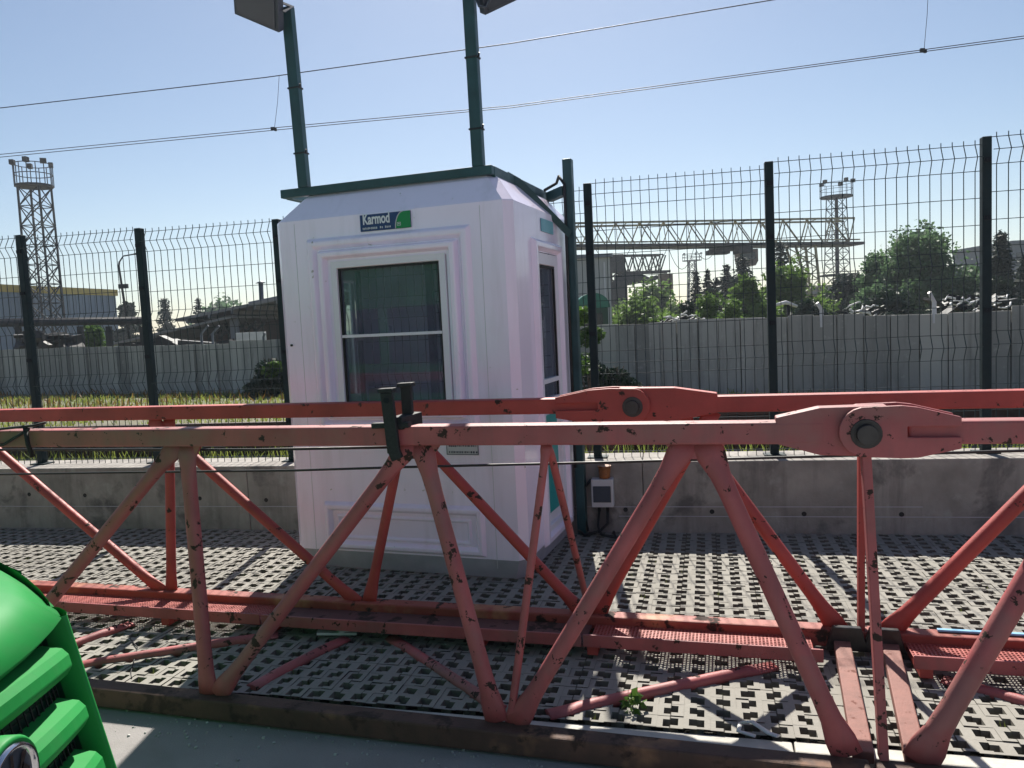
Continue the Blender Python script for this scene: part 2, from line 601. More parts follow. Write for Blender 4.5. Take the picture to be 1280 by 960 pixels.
# ground behind the low wall, out to the horizon
b = MB()
far0 = WALL_O + WV * .30 + Vector((0, 0, .36))
b.grid([[far0 + WU * s + WV * t for s in (-3000, -400, -100, -30, -10, 0, 10, 30, 100, 400, 3000)] for t in (0, 4, 8, 16, 40, 120, 500, 4000)])
tag(b.build('ground', M['ground']), kind='structure')
b = MB()
rows = []
for t in range(9):
    rows.append([far0 + WU * (s * .5) + WV * (.08 + t * .355) + Vector((0, 0, .012 + (.02 if 1 < t < 8 else .0) + random.uniform(-.015, .015))) for s in range(-30, 22)])
b.grid(rows)
tag(b.build('trackbed', M['ballast']), kind='structure')

# ------------------------------------------------------------------ low concrete wall
wall = thing('retaining_wall', 'low cast concrete wall behind the white booth with wire fence on top', 'wall', WALL_O, WALL_A)
b = MB()
for (s0, s1) in ((-16, -9.4), (-9.396, -2.22), (-2.216, .93), (.934, 4.1), (4.104, 9)):
    b.box(((s0 + s1) / 2, .2, .20), (s1 - s0, .40, .64))
b.build('wall_body', M['concrete'], wall, bevel=.008)
for q in ((-4.2, .295), (-3.66, .285), (-3.14, .268), (-2.6, .257), (-2.02, .243), (-1.42, .23), (-.82, .21), (.785, .169), (1.385, .155), (1.996, .14), (2.614, .138), (3.243, .14), (3.86, .14)):
    s = q[0] / math.cos(WALL_A)
    b = MB(); b.cyl((s, -.002, q[1]), (s, .02, q[1]), .017, 12); b.build('tie_hole_disc', M['black'], wall)  # flat black disc painted in for the shade inside a tie hole
b = MB()
b.box((-3.2, -.0005, .19), (12, .003, .005)); b.box((4.0, -.0005, .12), (6.5, .003, .005))
b.build('form_seam', M['booth_low'], wall)

# ------------------------------------------------------------------ wire mesh fence
FENCE_BASE, FENCE_H = .52, 2.03
POST_TOP = (2.53, 2.53, 2.528, 2.504, 2.487, 2.52, 2.565, 2.611, 2.654, 2.70, 2.74)
fence = thing('mesh_fence', 'dark green welded wire fence on square posts along the low wall', 'fence', WALL_O + WV * .215, WALL_A)
post_s = [x / math.cos(WALL_A) for x in (-6.68, -5.45, -4.24, -3.10, -1.875, -.645, .583, 1.838, 3.20, 4.60, 6.0)]
pb = MB()
pb.box((0, 0, FENCE_H / 2 + .02), (.058, .058, FENCE_H + .04))
pb.smooth = False
post0 = pb.build('post', M['fence'], fence, bevel=.005)
pb = MB()
pb.box((0, 0, .005), (.15, .12, .010))
plate0 = pb.build('base_plate', M['fence'], post0)
pb = MB(); pb.box((0, -.035, 0), (.04, .012, .03)); pb.cyl((0, -.041, 0), (0, -.046, 0), .008, 8)
clip0 = pb.build('clip', M['grey_steel'], post0)
clip0.location = (0, 0, .35)
clips = [clip0]
for z in (.95, 1.55, 1.92):
    c = clip0.copy(); COL.objects.link(c); c.location = (0, 0, z); clips.append(c)
z_w = [0, .085, .17, .345, .52, .69, .775, .86, 1.05, 1.235, 1.32, 1.405, 1.58, 1.75, 1.90, 1.99]
bend = {1: .045, 6: .045, 10: .045}
pb = MB()
NW, PL = 19, 1.0
top = FENCE_H + .005
for k in range(NW):
    x = (k + .5) / NW * PL
    pts = [(x, 0, top + .03)]
    for q, zz in enumerate(z_w):
        pts.append((x, -bend.get(q, 0.), top - zz))
    pts.append((x, 0, .0))
    pb.sweep(pts, .0027, 4)
for q, zz in enumerate(z_w):
    pb.sweep([(0, -bend.get(q, 0.) - .004, top - zz), (PL, -bend.get(q, 0.) - .004, top - zz)], .0030, 4)
panel0 = pb.build('mesh_panel', M['wire'], fence)
for i, s in enumerate(post_s):
    if i == 0:
        p = post0
    else:
        p = post0.copy(); COL.objects.link(p)
        for ch in [plate0] + clips:
            c = ch.copy(); COL.objects.link(c); c.parent = p
    p.location = (s, 0, FENCE_BASE)
    p.scale = (1, 1, (POST_TOP[i] - FENCE_BASE) / (FENCE_H + .04))
    if i < len(post_s) - 1:
        q = panel0 if i == 0 else panel0.copy()
        if i: COL.objects.link(q)
        q.location = (s + .03, 0, FENCE_BASE + .0)
        q.scale = (post_s[i + 1] - s - .06, 1, ((POST_TOP[i] + POST_TOP[i + 1]) / 2 - FENCE_BASE) / (FENCE_H + .03))

# ------------------------------------------------------------------ railway track and overhead line
track = thing('railway_track', 'railway track on ballast running behind the wire fence', 'railway', WALL_O + WV * 1.25 + Vector((0, 0, .335)), WALL_A)
for t in (0, 1.50):
    b = MB()
    prof = [(-.07, 0), (.07, 0), (.07, .02), (.012, .04), (.012, .12), (.036, .13), (.036, .17), (-.036, .17), (-.036, .13), (-.012, .12), (-.012, .04), (-.07, .02)]
    b.prism(prof, 60, (-30, t, .03), Vector((0, 1, 0)), Vector((0, 0, 1)), Vector((1, 0, 0)))
    b.build('rail', M['rail'], track)
sl = None
for k in range(-18, 14):
    if sl is None:
        b = MB(); b.box((0, .75, -.005), (.24, 2.16, .10)); sl = b.build('sleeper', M['sleeper'], track, bevel=.01); c = sl
    else:
        c = sl.copy(); COL.objects.link(c)
    c.location = (k * .62, 0, 0)

wire = thing('overhead_line', 'electric railway overhead wires with thin droppers crossing the sky', 'overhead wire', WALL_O + WV * 7.7)
WP = (WALL_O + WV * 7.7)
def on_line(px, py):
    r = AX_X * ((px - 640) / F_PX) + AX_Y * ((py - 480) / F_PX) + AX_Z
    o0 = Vector((0, 0, EYE))
    t = (WP - o0).dot(WV) / r.dot(WV)
    return o0 + r * t
def wire_through(pix, r, name):
    P = [on_line(*q) for q in pix]
    d0, d1 = (P[0] - P[1]).normalized(), (P[-1] - P[-2]).normalized()
    P = [P[0] + d0 * 30] + P + [P[-1] + d1 * 30]
    MB().sweep(P, r, 6).build(name, M['cable'], wire, world=True)
wire_through([(0, 135), (330, 97), (640, 54), (965, 0)], .009, 'messenger_wire')
wire_through([(0, 193), (340, 160), (640, 132), (1155, 62), (1280, 45)], .0065, 'contact_wire')
wire_through([(0, 196.5), (340, 163), (640, 134.5), (1155, 64.5), (1280, 48)], .0065, 'contact_wire')
for a, c in (((349, 94), (343, 161)), ((1161, -28), (1155, 63))):
    MB().sweep([on_line(*a), on_line((a[0] + c[0]) / 2 + 1, (a[1] + c[1]) / 2), on_line(*c)], .004, 5).build('dropper', M['cable'], wire, world=True)
    bb = MB(); bb.box(on_line(c[0] - 2, c[1]), (.07, .03, .06)); bb.box(on_line(c[0] + 1.5, c[1] + 1), (.04, .03, .05)); bb.build('clamp', M['cable'], wire, world=True)

k = NT('weathered_planks')
a_ = k.n.new('ShaderNodeAttribute'); a_.attribute_name = 'tint'
c_ = k.mix(a_.outputs['Fac'], (.21, .21, .20), (.40, .395, .37))
c_ = k.mix(k.ramp(k.noise(3.2, 5, .7, stretch=(1.5, 1.5, .22)), .5, .75, 0, .65), c_, (.11, .11, .105))
c_ = k.mix(k.ramp(k.noise(9, 5, .7), .58, .72, 0, .5), c_, (.46, .45, .42))
k.link(c_, k.b.inputs['Base Color']); k.b.inputs['Roughness'].default_value = .95
k.bump(k.noise(20, 6, .7), .4)
M['plank'] = k.m

# ------------------------------------------------------------------ far concrete panel wall
far_pts = [(-24, 24.5), (-10.3, 18.5), (-5.9, 16.4), (2.6, 12.0), (6.2, 9.55), (10.5, 6.9)]
pw = thing('concrete_wall', 'grey weathered concrete plank wall beyond the railway', 'wall', (2.6, 12.0, .36))
b = MB()
wt = []
tz = {0: 1.50, 1: 1.49, 2: 1.43, 3: 1.47, 4: 1.44, 5: 1.40}
for k in range(len(far_pts) - 1):
    p, q = Vector((*far_pts[k], 0)), Vector((*far_pts[k + 1], 0))
    L = (q - p).length
    n = max(1, int(L / .33))
    d = (q - p) / n
    ang = math.atan2(d.y, d.x)
    rot = Matrix.Rotation(ang, 3, 'Z')
    nrm = Vector((-d.y, d.x, 0)).normalized()
    step = 0
    for i in range(n):
        if i % 8 == 0:
            step = random.uniform(-.03, .03)
        c = p + d * (i + .5)
        h = tz[k] + (tz[k + 1] - tz[k]) * (i / n) + step + random.uniform(-.012, .012)
        wd = d.length - random.uniform(.006, .022)
        b.box(c + nrm * random.uniform(-.05, .05) + Vector((0, 0, h / 2 + .15)), (wd, .12, h - .3), rot)
        wt += [min(1, max(0, random.gauss(.5, .26)))] * 6
        if i % 8 == 4:
            b.box(c - d * .5 - nrm * .09 + Vector((0, 0, h / 2 + .14)), (.16, .1, h - .28), rot)
            wt += [random.uniform(.3, .9)] * 6
    b.box((p + q) / 2 + nrm * .05 + Vector((0, 0, .78)), (L, .03, 1.0), rot)
    wt += [.2] * 6
b.build('wall_panel', M['plank'], pw, world=True, tint=wt, recalc=False)


# ------------------------------------------------------------------ vegetation
def leaves(b, tints, c, rad, n, size, flat=.75, lo=0., droop=0., shell=.55):
    for k in range(n):
        d = Vector((random.gauss(0, 1), random.gauss(0, 1), random.gauss(0, 1))).normalized()
        r = shell + (1 - shell) * random.random() ** .6
        p = Vector(c) + Vector((d.x * rad[0], d.y * rad[1], d.z * rad[2])) * r
        s = size * random.uniform(.55, 1.35)
        u = Vector((random.uniform(-1, 1), random.uniform(-1, 1), random.uniform(-1, 1) * flat - droop)).normalized()
        w = u.cross(Vector((random.uniform(-1, 1), random.uniform(-1, 1), random.uniform(-1, 1)))).normalized()
        b.quad(p - u * s * .5, p + w * s * .32, p + u * s * .5, p - w * s * .32)
        tints.append(min(1, max(0, random.gauss(lo, .22))))


def broad_tree(name, label, cat, base, h, w, m, n=2600, size=.3, group=None, trunk=True, seed=0, low=.12):
    random.seed(seed + 77)
    base = Vector(base)
    root = thing(name, label, cat, base, 0, group)
    b, t = MB(), []
    tr = MB()
    if trunk:
        tr.sweep([base, base + Vector((.02 * w, 0, h * .25)), base + Vector((.05 * w, .02 * w, h * .55)), base + Vector((.02 * w, .03 * w, h * .85))], [w * .035, w * .028, w * .018, w * .008], 8)
    nb = 19
    for k in range(nb):
        a = 2 * math.pi * k / nb * 2.4 + random.uniform(-.4, .4)
        zz = low + (1 - low) * (k + .5) / nb
        spread = math.sin(min(1, zz * 1.15 + .18) * math.pi) ** .6
        c = base + Vector((math.cos(a) * w * .34 * spread, math.sin(a) * w * .34 * spread, h * (zz * .86 + .05)))
        rr = w * random.uniform(.10, .25)
        lo = random.uniform(.15, .85)
        leaves(b, t, c, (rr, rr, rr * random.uniform(.6, .85)), n // nb, size, lo=lo)
        # twiggy outliers
        leaves(b, t, c, (rr * 1.45, rr * 1.45, rr * 1.25), n // nb // 5, size * .7, lo=lo, shell=.7)
        for q in range(2):
            d_ = V3((random.gauss(0, 1), random.gauss(0, 1), abs(random.gauss(0, .8)))).normalized() * rr * 1.15
            leaves(b, t, c + d_, (rr * .38, rr * .38, rr * .42), n // nb // 10, size * .8, lo=min(1, lo + .1), shell=.3)
        if trunk:
            tr.sweep([base + Vector((.03 * w, 0, h * zz * .5 + h * .1)), c], [w * .012, w * .004], 5)
    b.build('crown', m, root, world=True, tint=t, recalc=False)
    if trunk:
        tr.build('trunk', M['bark'], root, world=True)
    return root


def conifer(name, label, cat, base, h, w, n=1500, size=.4, group=None, seed=0):
    random.seed(seed + 7)
    base = Vector(base)
    root = thing(name, label, cat, base, 0, group)
    b, t = MB(), []
    tr = MB()
    tr.sweep([base, base + Vector((0, 0, h * .97))], [w * .05, w * .006], 7)
    layers = 17
    for L in range(layers):
        z = .08 + .9 * L / (layers - 1)
        r = w * .5 * (1 - z) ** .8 + w * .02
        arms = max(4, int(9 * (1 - z) + 3))
        for a in range(arms):
            an = 2 * math.pi * a / arms + L * .7 + random.uniform(-.3, .3)
            rr = r * random.uniform(.65, 1.15)
            tip = Vector((math.cos(an) * rr, math.sin(an) * rr, -rr * .22))
            p0 = base + Vector((0, 0, h * z))
            for q in range(max(3, n // (layers * arms))):
                f = random.random() ** .6
                p = p0 + tip * f + Vector((random.gauss(0, .05), random.gauss(0, .05), random.gauss(0, .035))) * w * (.4 + f)
                s = size * random.uniform(.5, 1.3) * (.5 + .6 * (1 - z))
                u = (tip.normalized() + Vector((random.gauss(0, .5), random.gauss(0, .5), random.gauss(0, .4)))).normalized()
                wv = u.cross(Vector((random.uniform(-1, 1), random.uniform(-1, 1), 1))).normalized()
                b.quad(p - u * s * .5, p + wv * s * .22, p + u * s * .5, p - wv * s * .22)
                t.append(min(1, max(0, random.gauss(.4, .25))))
    b.build('crown', M['needle'], root, world=True, tint=t, recalc=False)
    tr.build('trunk', M['bark'], root, world=True)
    return root


def tree_at(kind, px, top, wpx, Y, label, m='leaf', group='trees beyond the concrete wall', n=2600, size=None, seed=0, cat='tree', name=None, base_z=.36, low=.12):
    T = at(px, top, Y)
    h = T.z - base_z
    w = wpx * Y / F_PX
    base = (T.x, Y, base_z)
    s = size or max(.12, w * .055)
    if kind == 'con':
        return conifer(name or 'conifer_tree', label, cat, base, h, w, n, s * 1.2, group, seed)
    return broad_tree(name or 'broadleaf_tree', label, cat, base, h, w, M[m], n, s, group, seed=seed, low=low)


tree_at('bro', 1148, 300, 150, 38, 'biggest round green tree, right of the floodlight mast', 'leaf_blue', n=15000, size=.27, seed=1)
tree_at('bro', 1095, 318, 60, 40, 'slim grey-green tree close to the floodlight mast', 'leaf_blue', n=4000, size=.25, seed=2)
tree_at('bro', 1212, 352, 75, 36, 'lower leafy tree between the tallest round tree and the spruce', 'leaf_blue', n=5000, size=.25, seed=15)
tree_at('con', 1251, 292, 52, 34, 'tall dark spruce at the right end beside the grey block', n=2600, size=.42, seed=3)
tree_at('con', 1284, 322, 52, 36, 'dark spruce cut by the right edge of the photo', n=1800, size=.42, seed=21)
tree_at('con', 975, 303, 44, 52, 'dark spruce standing right under the gantry crane beam', n=2000, size=.5, seed=4)
tree_at('con', 928, 322, 48, 50, 'dark spruce beneath the hanging crane cabin', n=2000, size=.5, seed=5)
tree_at('con', 908, 331, 30, 54, 'thin dark spruce just left of the crane cabin', n=1400, size=.45, seed=6)
tree_at('con', 870, 340, 26, 50, 'left one of the two small pointed spruces', n=1300, size=.42, seed=7)
tree_at('con', 884, 338, 24, 50, 'right one of the two small pointed spruces', n=1300, size=.42, seed=8)
tree_at('bro', 893, 360, 50, 46, 'dark low tree behind the bright bushes', 'needle', n=1800, size=.4, seed=9, low=.02)
tree_at('bro', 934, 346, 74, 30, 'bright green tree left of the fence post in front of the dark spruce', 'leaf_bright', n=4200, size=.22, seed=10, low=.02)
tree_at('bro', 985, 338, 104, 33, 'bright yellow-green tree right of the fence post under the crane', 'leaf_bright', n=5200, size=.23, seed=11, low=.02)
tree_at('bro', 886, 368, 66, 25, 'light green rounded bush over the wall top', 'leaf_bright', n=2000, size=.17, seed=12, low=.02, cat='bush', name='bush')
tree_at('bro', 915, 374, 50, 24, 'small yellowish bush beside the light green rounded one', 'leaf_bright', n=1200, size=.15, seed=13, low=.02, cat='bush', name='bush')
tree_at('bro', 858, 376, 30, 26, 'small dark shrub left of the light green rounded bush', 'needle', n=1000, size=.2, seed=14, low=.02, cat='bush', name='bush')
tree_at('bro', 815, 366, 110, 62, 'pale bright hedge of trees below the small yard crane', 'leaf_bright', n=2600, size=.5, seed=16, low=.02)
tree_at('bro', 1245, 352, 60, 30, 'dark leafy mass at the spruce foot behind the last fence post', 'needle', n=2600, size=.3, seed=27, low=.02, cat='bush', name='bush')
tree_at('bro', 905, 352, 80, 57, 'dark wide conifer clump between the small spruces and the crane cabin', 'needle', n=3000, size=.5, seed=28, low=.02)
tree_at('bro', 800, 384, 120, 34, 'light green hedge behind the wall under the yard crane', 'leaf_bright', n=3200, size=.26, seed=29, low=.02, cat='hedge', name='hedge')
tree_at('con', 1032, 372, 60, 44, 'dark low conifer thicket at the gantry crane foot', n=2600, size=.5, seed=17)
tree_at('bro', 1062, 348, 70, 45, 'dark evergreen mass behind the floodlight mast foot', 'needle', n=3400, size=.5, seed=18, low=.02)
tree_at('bro', 1010, 378, 60, 28, 'dark evergreen shrub over the wall by the white bent pipe', 'needle', n=2200, size=.26, seed=19, low=.02, cat='bush', name='bush')
tree_at('bro', 1110, 372, 110, 27, 'dark undergrowth at the foot of the big round tree', 'needle', n=3000, size=.26, seed=20, low=.02, cat='bush', name='bush')
tree_at('con', 205, 374, 34, 75, 'dark conifer right of the left fence post above the shed', n=1300, size=.6, seed=22, group='trees beyond the left wall')
tree_at('con', 247, 374, 24, 80, 'small pointed conifer over the middle of the sloping shed roof', n=1000, size=.55, seed=23, group='trees beyond the left wall')
tree_at('bro', 158, 376, 34, 68, 'dark round tree beside the street lamp', 'needle', n=1500, size=.6, seed=24, group='trees beyond the left wall')
tree_at('bro', 116, 405, 50, 30, 'green bush under the overhead pipe', 'leaf', n=1800, size=.22, seed=25, low=.02, cat='bush', name='bush')
tree_at('bro', 275, 384, 90, 110, 'faint far treetop line behind the sloping shed roof', 'leaf_blue', n=1600, size=.9, seed=26, group='trees beyond the left wall')
random.seed(5)


def bush(name, label, loc, blobs, m, n, size, group=None):
    root = thing(name, label, 'bush', loc, 0, group)
    b, t = MB(), []
    for (x, y, z, r) in blobs:
        leaves(b, t, Vector(loc) + Vector((x, y, z)), (r, r, r * .8), n // len(blobs), size, lo=random.uniform(.2, .7), shell=.35)
    b.build('foliage', m, root, world=True, tint=t, recalc=False)
    tr = MB()
    for k in range(4):
        a = k * 1.6
        tr.sweep([loc, Vector(loc) + Vector((math.cos(a) * .12, math.sin(a) * .12, .5))], [.02, .006], 5)
    tr.build('stem', M['bark'], root, world=True)
    return root


p = at(333, 488, 15.2)
bush('bush', 'dark overgrown bush against the wall left of the white booth', (p.x, p.y, .36), [(0, 0, .25, .30), (.12, 0, .5, .3), (-.15, -.1, .15, .25), (.2, .1, .2, .3)], M['needle'], 1500, .11)
p = at(338, 455, 15.0)
bush('bush', 'bright leafy shoots on top of the dark bush left of the booth', (p.x, p.y, .62), [(0, 0, .24, .18), (.08, 0, .32, .14)], M['ivy'], 350, .09)
p = at(770, 478, 11.3)
bush('bush', 'dark ivy bush at the wall foot right of the booth post', (p.x, p.y, .36), [(-.25, 0, .2, .25), (0, 0, .3, .22), (.18, 0, .14, .22), (-.35, 0, .45, .2)], M['needle'], 1500, .09)
p = at(735, 440, 10.6)
bush('ivy_plant', 'climbing ivy in front of the green domed kiosk', (p.x, p.y, .36), [(-.06, 0, 1.25, .16), (0, 0, .95, .18), (-.05, 0, .6, .2), (.10, 0, 1.0, .14)], M['ivy'], 1300, .07)

# weeds, dry growth and grass behind the track
def strip(name, m, n, s_rng, t_rng, h_rng, width, z0, tl, cloud=None):
    b, t = MB(), []
    for k in range(n):
        s = random.uniform(*s_rng)
        tt = random.uniform(*t_rng)
        if cloud and cloud(s, tt): continue
        p = WALL_O + WU * s + WV * tt
        # stay this side of the far wall
        y = None
        for q in range(len(far_pts) - 1):
            if far_pts[q][0] <= p.x <= far_pts[q + 1][0]:
                f = (p.x - far_pts[q][0]) / (far_pts[q + 1][0] - far_pts[q][0])
                y = far_pts[q][1] + f * (far_pts[q + 1][1] - far_pts[q][1])
        if y is None or p.y > y - .1: continue
        a = random.uniform(0, 6.28)
        d = Vector((math.cos(a), math.sin(a), 0)) * width
        h = random.uniform(*h_rng)
        p.z = z0
        tip = p + Vector((random.gauss(0, h * .35), random.gauss(0, h * .35), h))
        b.quad(p - d, p + d, tip + d * .3, tip - d * .3)
        t.append(min(1, max(0, random.gauss(tl, .3))))
    tag(b.build(name, m, tint=t, recalc=False), kind='stuff')
strip('grass', M['grass'], 22000, (-16, 10), (2.9, 9.5), (.03, .10), .011, .36, .5, cloud=lambda s_, t_: math.sin(s_ * 2.1) * math.cos(t_ * 1.7 + s_ * .6) > .35 and random.random() < .8)
strip('weeds', M['weed'], 7000, (-20, 9), (6.6, 13.0), (.03, .16), .02, .36, .4, cloud=lambda s_, t_: math.sin(s_ * 1.3 + t_) * math.cos(t_ * 2.3) > .25 and random.random() < .85)
strip('trackside_grass', M['grass'], 4000, (-13, 8), (.32, 1.25), (.04, .13), .006, .40, .3)

# ------------------------------------------------------------------ guard booth
BA = R(-19.5)
BU = Vector((math.cos(BA), math.sin(BA), 0))
BO = Vector((-.708, 4.834, 0)) - BU * .03
booth = thing('guard_booth', 'white moulded fibreglass guard booth with dark window', 'booth', BO, BA)
HW, DP, CH = .825, 1.38, .05      # half width, depth, corner chamfer
def octo(ins, z):
    a, d, c = HW - ins, DP - ins, CH
    return [Vector(p) for p in ((-a + c, ins, z), (a - c, ins, z), (a, ins + c, z), (a, d - c, z), (a - c, d, z), (-a + c, d, z), (-a, d - c, z), (-a, ins + c, z))]
bo = MB()
def ring_faces(A, B, skip=()):
    for k in range(8):
        if k in skip: continue
        bo.quad(A[k], A[(k + 1) % 8], B[(k + 1) % 8], B[k])
Z0, Z1, Z2 = .125, 2.29, 2.445
L0, L1, L2 = octo(0, Z0), octo(0, Z1), octo(.125, Z2)
L3 = octo(.15, Z2 + .02)
ring_faces(L0, L1, skip=(0, 2, 6))
ring_faces(L1, L2)
ring_faces(L2, L3)
bo.quad(*L3)
bo.quad(*octo(0, Z0)[::-1])
def wall_with_hole(p, q, lo, hi, z0, z1):
    "vertical wall from p to q with an opening lo..hi along it, z0..z1"
    p, q = Vector((p.x, p.y, 0)), Vector((q.x, q.y, 0))
    L = (q - p).length
    d = (q - p) / L
    P = lambda s, z: p + d * s + Vector((0, 0, z))
    S = [0, lo, hi, L]; Zs = [Z0, z0, z1, Z1]
    for i in range(3):
        for j in range(3):
            if i == 1 and j == 1: continue
            bo.quad(P(S[i], Zs[j]), P(S[i + 1], Zs[j]), P(S[i + 1], Zs[j + 1]), P(S[i], Zs[j + 1]))
sx0 = -HW + CH
wall_with_hole(L0[0], L0[1], -.40 - sx0, .40 - sx0, 1.06, 2.0)      # front window
wall_with_hole(L0[2], L0[3], .42 - CH, .95 - CH, .12, 2.02)          # door side
wall_with_hole(L0[6], L0[7], .35, .85, 1.06, 1.95)                   # far-left window
bo.build('shell', M['booth'], booth, bevel=.012)
pl = MB()
A, B = octo(.04, 0.0), octo(.004, Z0 - .001)
for k in range(8):
    pl.quad(A[k], A[(k + 1) % 8], B[(k + 1) % 8], B[k])
pl.build('plinth', M['booth_low'], booth)
fl = MB(); fl.box((0, DP / 2, .10), (1.5, 1.2, .02)); fl.build('floor_board', M['booth_in'], booth)

def ring(b, s0, s1, z0, z1, wd, y0, y1, slope=.0, bottom=True):
    """raised rectangular frame on the front face (y0 back, y1 front), inner edge inset by wd, bevelled"""
    o_ = [(s0, z0), (s1, z0), (s1, z1), (s0, z1)]
    oi = [(s0 + slope, z0 + slope), (s1 - slope, z0 + slope), (s1 - slope, z1 - slope), (s0 + slope, z1 - slope)]
    ii = [(s0 + wd - slope, z0 + wd - slope), (s1 - wd + slope, z0 + wd - slope), (s1 - wd + slope, z1 - wd + slope), (s0 + wd - slope, z1 - wd + slope)]
    i_ = [(s0 + wd, z0 + wd), (s1 - wd, z0 + wd), (s1 - wd, z1 - wd), (s0 + wd, z1 - wd)]
    loops = [[Vector((p[0], y0, p[1])) for p in o_], [Vector((p[0], y1, p[1])) for p in oi], [Vector((p[0], y1, p[1])) for p in ii], [Vector((p[0], y0, p[1])) for p in i_]]
    for A, B in zip(loops, loops[1:]):
        for k in range(4):
            b.quad(A[k], A[(k + 1) % 4], B[(k + 1) % 4], B[k])
mo = MB()
ring(mo, -.575, .565, .92, 2.165, .075, .001, -.030, .022)
ring(mo, -.49, .48, 1.0, 2.085, .06, .001, -.045, .014)
mo.build('window_surround', M['booth'], booth, bevel=.008)
lp = MB()
ring(lp, -.575, .565, .135, .455, .062, .001, -.028, .02)
ring(lp, -.485, .475, .205, .375, .03, .001, -.012, .01)
lp.build('lower_panel', M['booth'], booth, bevel=.006)
win = MB()
ring(win, -.41, .40, 1.045, 2.015, .055, .05, -.012, .006)
wf = win.build('window', M['pvc'], booth, bevel=.004)
g = MB(); g.quad((-.356, .02, 1.1), (.346, .02, 1.1), (.346, .02, 1.961), (-.356, .02, 1.961)); g.build('pane', M['glass'], wf)
mu = MB(); mu.box((-.005, .012, 1.532), (.70, .03, .018)); mu.build('sash_bar', M['pvc'], wf)
mu = MB()
mu.box((-.351, .006, 1.53), (.012, .012, .86)); mu.box((.341, .006, 1.53), (.012, .012, .86)); mu.box((-.005, .006, 1.956), (.70, .012, .012)); mu.box((-.005, .006, 1.106), (.70, .012, .012))
mu.build('gasket', M['rubber'], wf)
# sliding stile seen through the glass
mu = MB(); mu.box((-.255, .05, 1.30), (.022, .03, .40)); mu.box((-.245, .05, 1.74), (.022, .03, .40)); mu.build('stile', M['rubber'], wf)
# left and rear window
lw = MB()
ring(lw, .0, .56, 1.03, 1.98, .05, 0, -.02, .005)
lw.v = [Vector((-HW + v.y * 1.0 - .004 + (.0), .80 - v.x + .18, v.z)) for v in lw.v]
lwo = lw.build('window', M['pvc'], booth)
g = MB(); g.quad((-HW + .004, .42, 1.08), (-HW + .004, .95, 1.08), (-HW + .004, .95, 1.93), (-HW + .004, .42, 1.93)); g.build('pane', M['glass_clear'], lwo)
# door on the right side
def side(vs):      # front-face style coordinates -> right wall
    return [Vector((HW - v.y, v.x, v.z)) for v in vs]
ds = MB(); ring(ds, .36, 1.01, .10, 2.10, .075, .001, -.03, .02); ds.v = side(ds.v); ds.build('door_surround', M['booth'], booth, bevel=.006)
dd = MB()
ring(dd, .425, .945, .13, 2.02, .085, .05, -.005, .005)
dd.quad((.50, .02, .21), (.87, .02, .21), (.87, .02, 1.03), (.50, .02, 1.03))
dd.v = side(dd.v)
dd.smooth = False
door = dd.build('door', M['pvc'], booth, bevel=.004)
g = MB(); g.quad((.51, .02, 1.03), (.86, .02, 1.03), (.86, .02, 1.935), (.51, .02, 1.935)); g.v = side(g.v); g.build('pane', M['glass'], door)
g = MB(); g.box((.685, .012, 1.17), (.36, .03, .03)); g.box((.685, .012, 1.03), (.36, .03, .05)); g.v = side(g.v); g.build('sash_bar', M['pvc'], door)
g = MB(); g.box((.515, .008, 1.49), (.014, .014, .9)); g.box((.858, .008, 1.49), (.014, .014, .9)); g.box((.685, .008, 1.93), (.36, .014, .012)); g.v = side(g.v); g.build('gasket', M['rubber'], door)
g = MB(); g.sweep([(.90, -.005, 1.0), (.90, -.05, 1.0), (.80, -.05, 1.0)], .011, 8); g.v = side(g.v); g.build('handle', M['plastic'], door)
st = MB(); st.box((.665, .016, .61), (.30, .004, .66)); st.v = side(st.v); tag(st.build('sticker', M['teal'], door), 'large teal sticker on the door')
st = MB(); st.box((.72, -.004, 2.20), (.28, .004, .085)); st.v = side(st.v); tag(st.build('sticker', M['teal2'], booth), 'small pale teal sticker above the door')
se = MB()
for x in (.63, -.66):
    se = MB(); se.box((x, -.0002, 1.17), (.003, .002, 2.2)); se.build('panel_seam', M['plastic'], booth)
# maker's sign
def text(name, body, size, m, parent, loc, xscale=1., extrude=.001, bold=0.):
    cu = bpy.data.curves.new(name, 'FONT')
    cu.body = body
    cu.size = size
    cu.extrude = extrude
    cu.offset = bold
    cu.align_x = 'CENTER'
    ob = bpy.data.objects.new(name + '_tmp', cu)
    COL.objects.link(ob)
    dg = bpy.context.evaluated_depsgraph_get()
    me = bpy.data.meshes.new_from_object(ob.evaluated_get(dg))
    bpy.data.objects.remove(ob)
    me.transform(Matrix.Translation(loc) @ Matrix.Rotation(R(90), 4, 'X') @ Matrix.Diagonal((xscale, 1, 1, 1)))
    me.materials.clear(); me.materials.append(m)
    o = bpy.data.objects.new(name, me)
    COL.objects.link(o)
    o.parent = parent
    return o
s = MB(); s.box((.005, -.006, 2.230), (.35, .010, .102))
sign = s.build('sign_board', M['navy'], booth, bevel=.002)
text('lettering', 'Karmod', .090, M['white'], sign, (-.055, -.0125, 2.222), .64, bold=.0022)
s = MB()
x = -.150
while x < .05:
    w = random.uniform(.004, .010)
    if random.random() < .85: s.box((x, -.0122, 2.196 + random.uniform(-.001, .001)), (w, .001, random.uniform(.009, .014)))
    x += w + .004
s.build('small_print', M['plastic'], sign)
s = MB()
arc = [(.072 + .055 * (1 - math.cos(a)), 2.180 + .1 * math.sin(a)) for a in [R(d) for d in range(0, 91, 10)]]
s.prism([(.180, 2.180), (.180, 2.2805)] + [(q[0] + .008, q[1]) for q in arc[::-1]], .0012, (0, -.0112, 0), Vector((1, 0, 0)), Vector((0, 0, 1)), Vector((0, -1, 0)))
s.build('leaf_emblem', M['leaf_green'], sign)
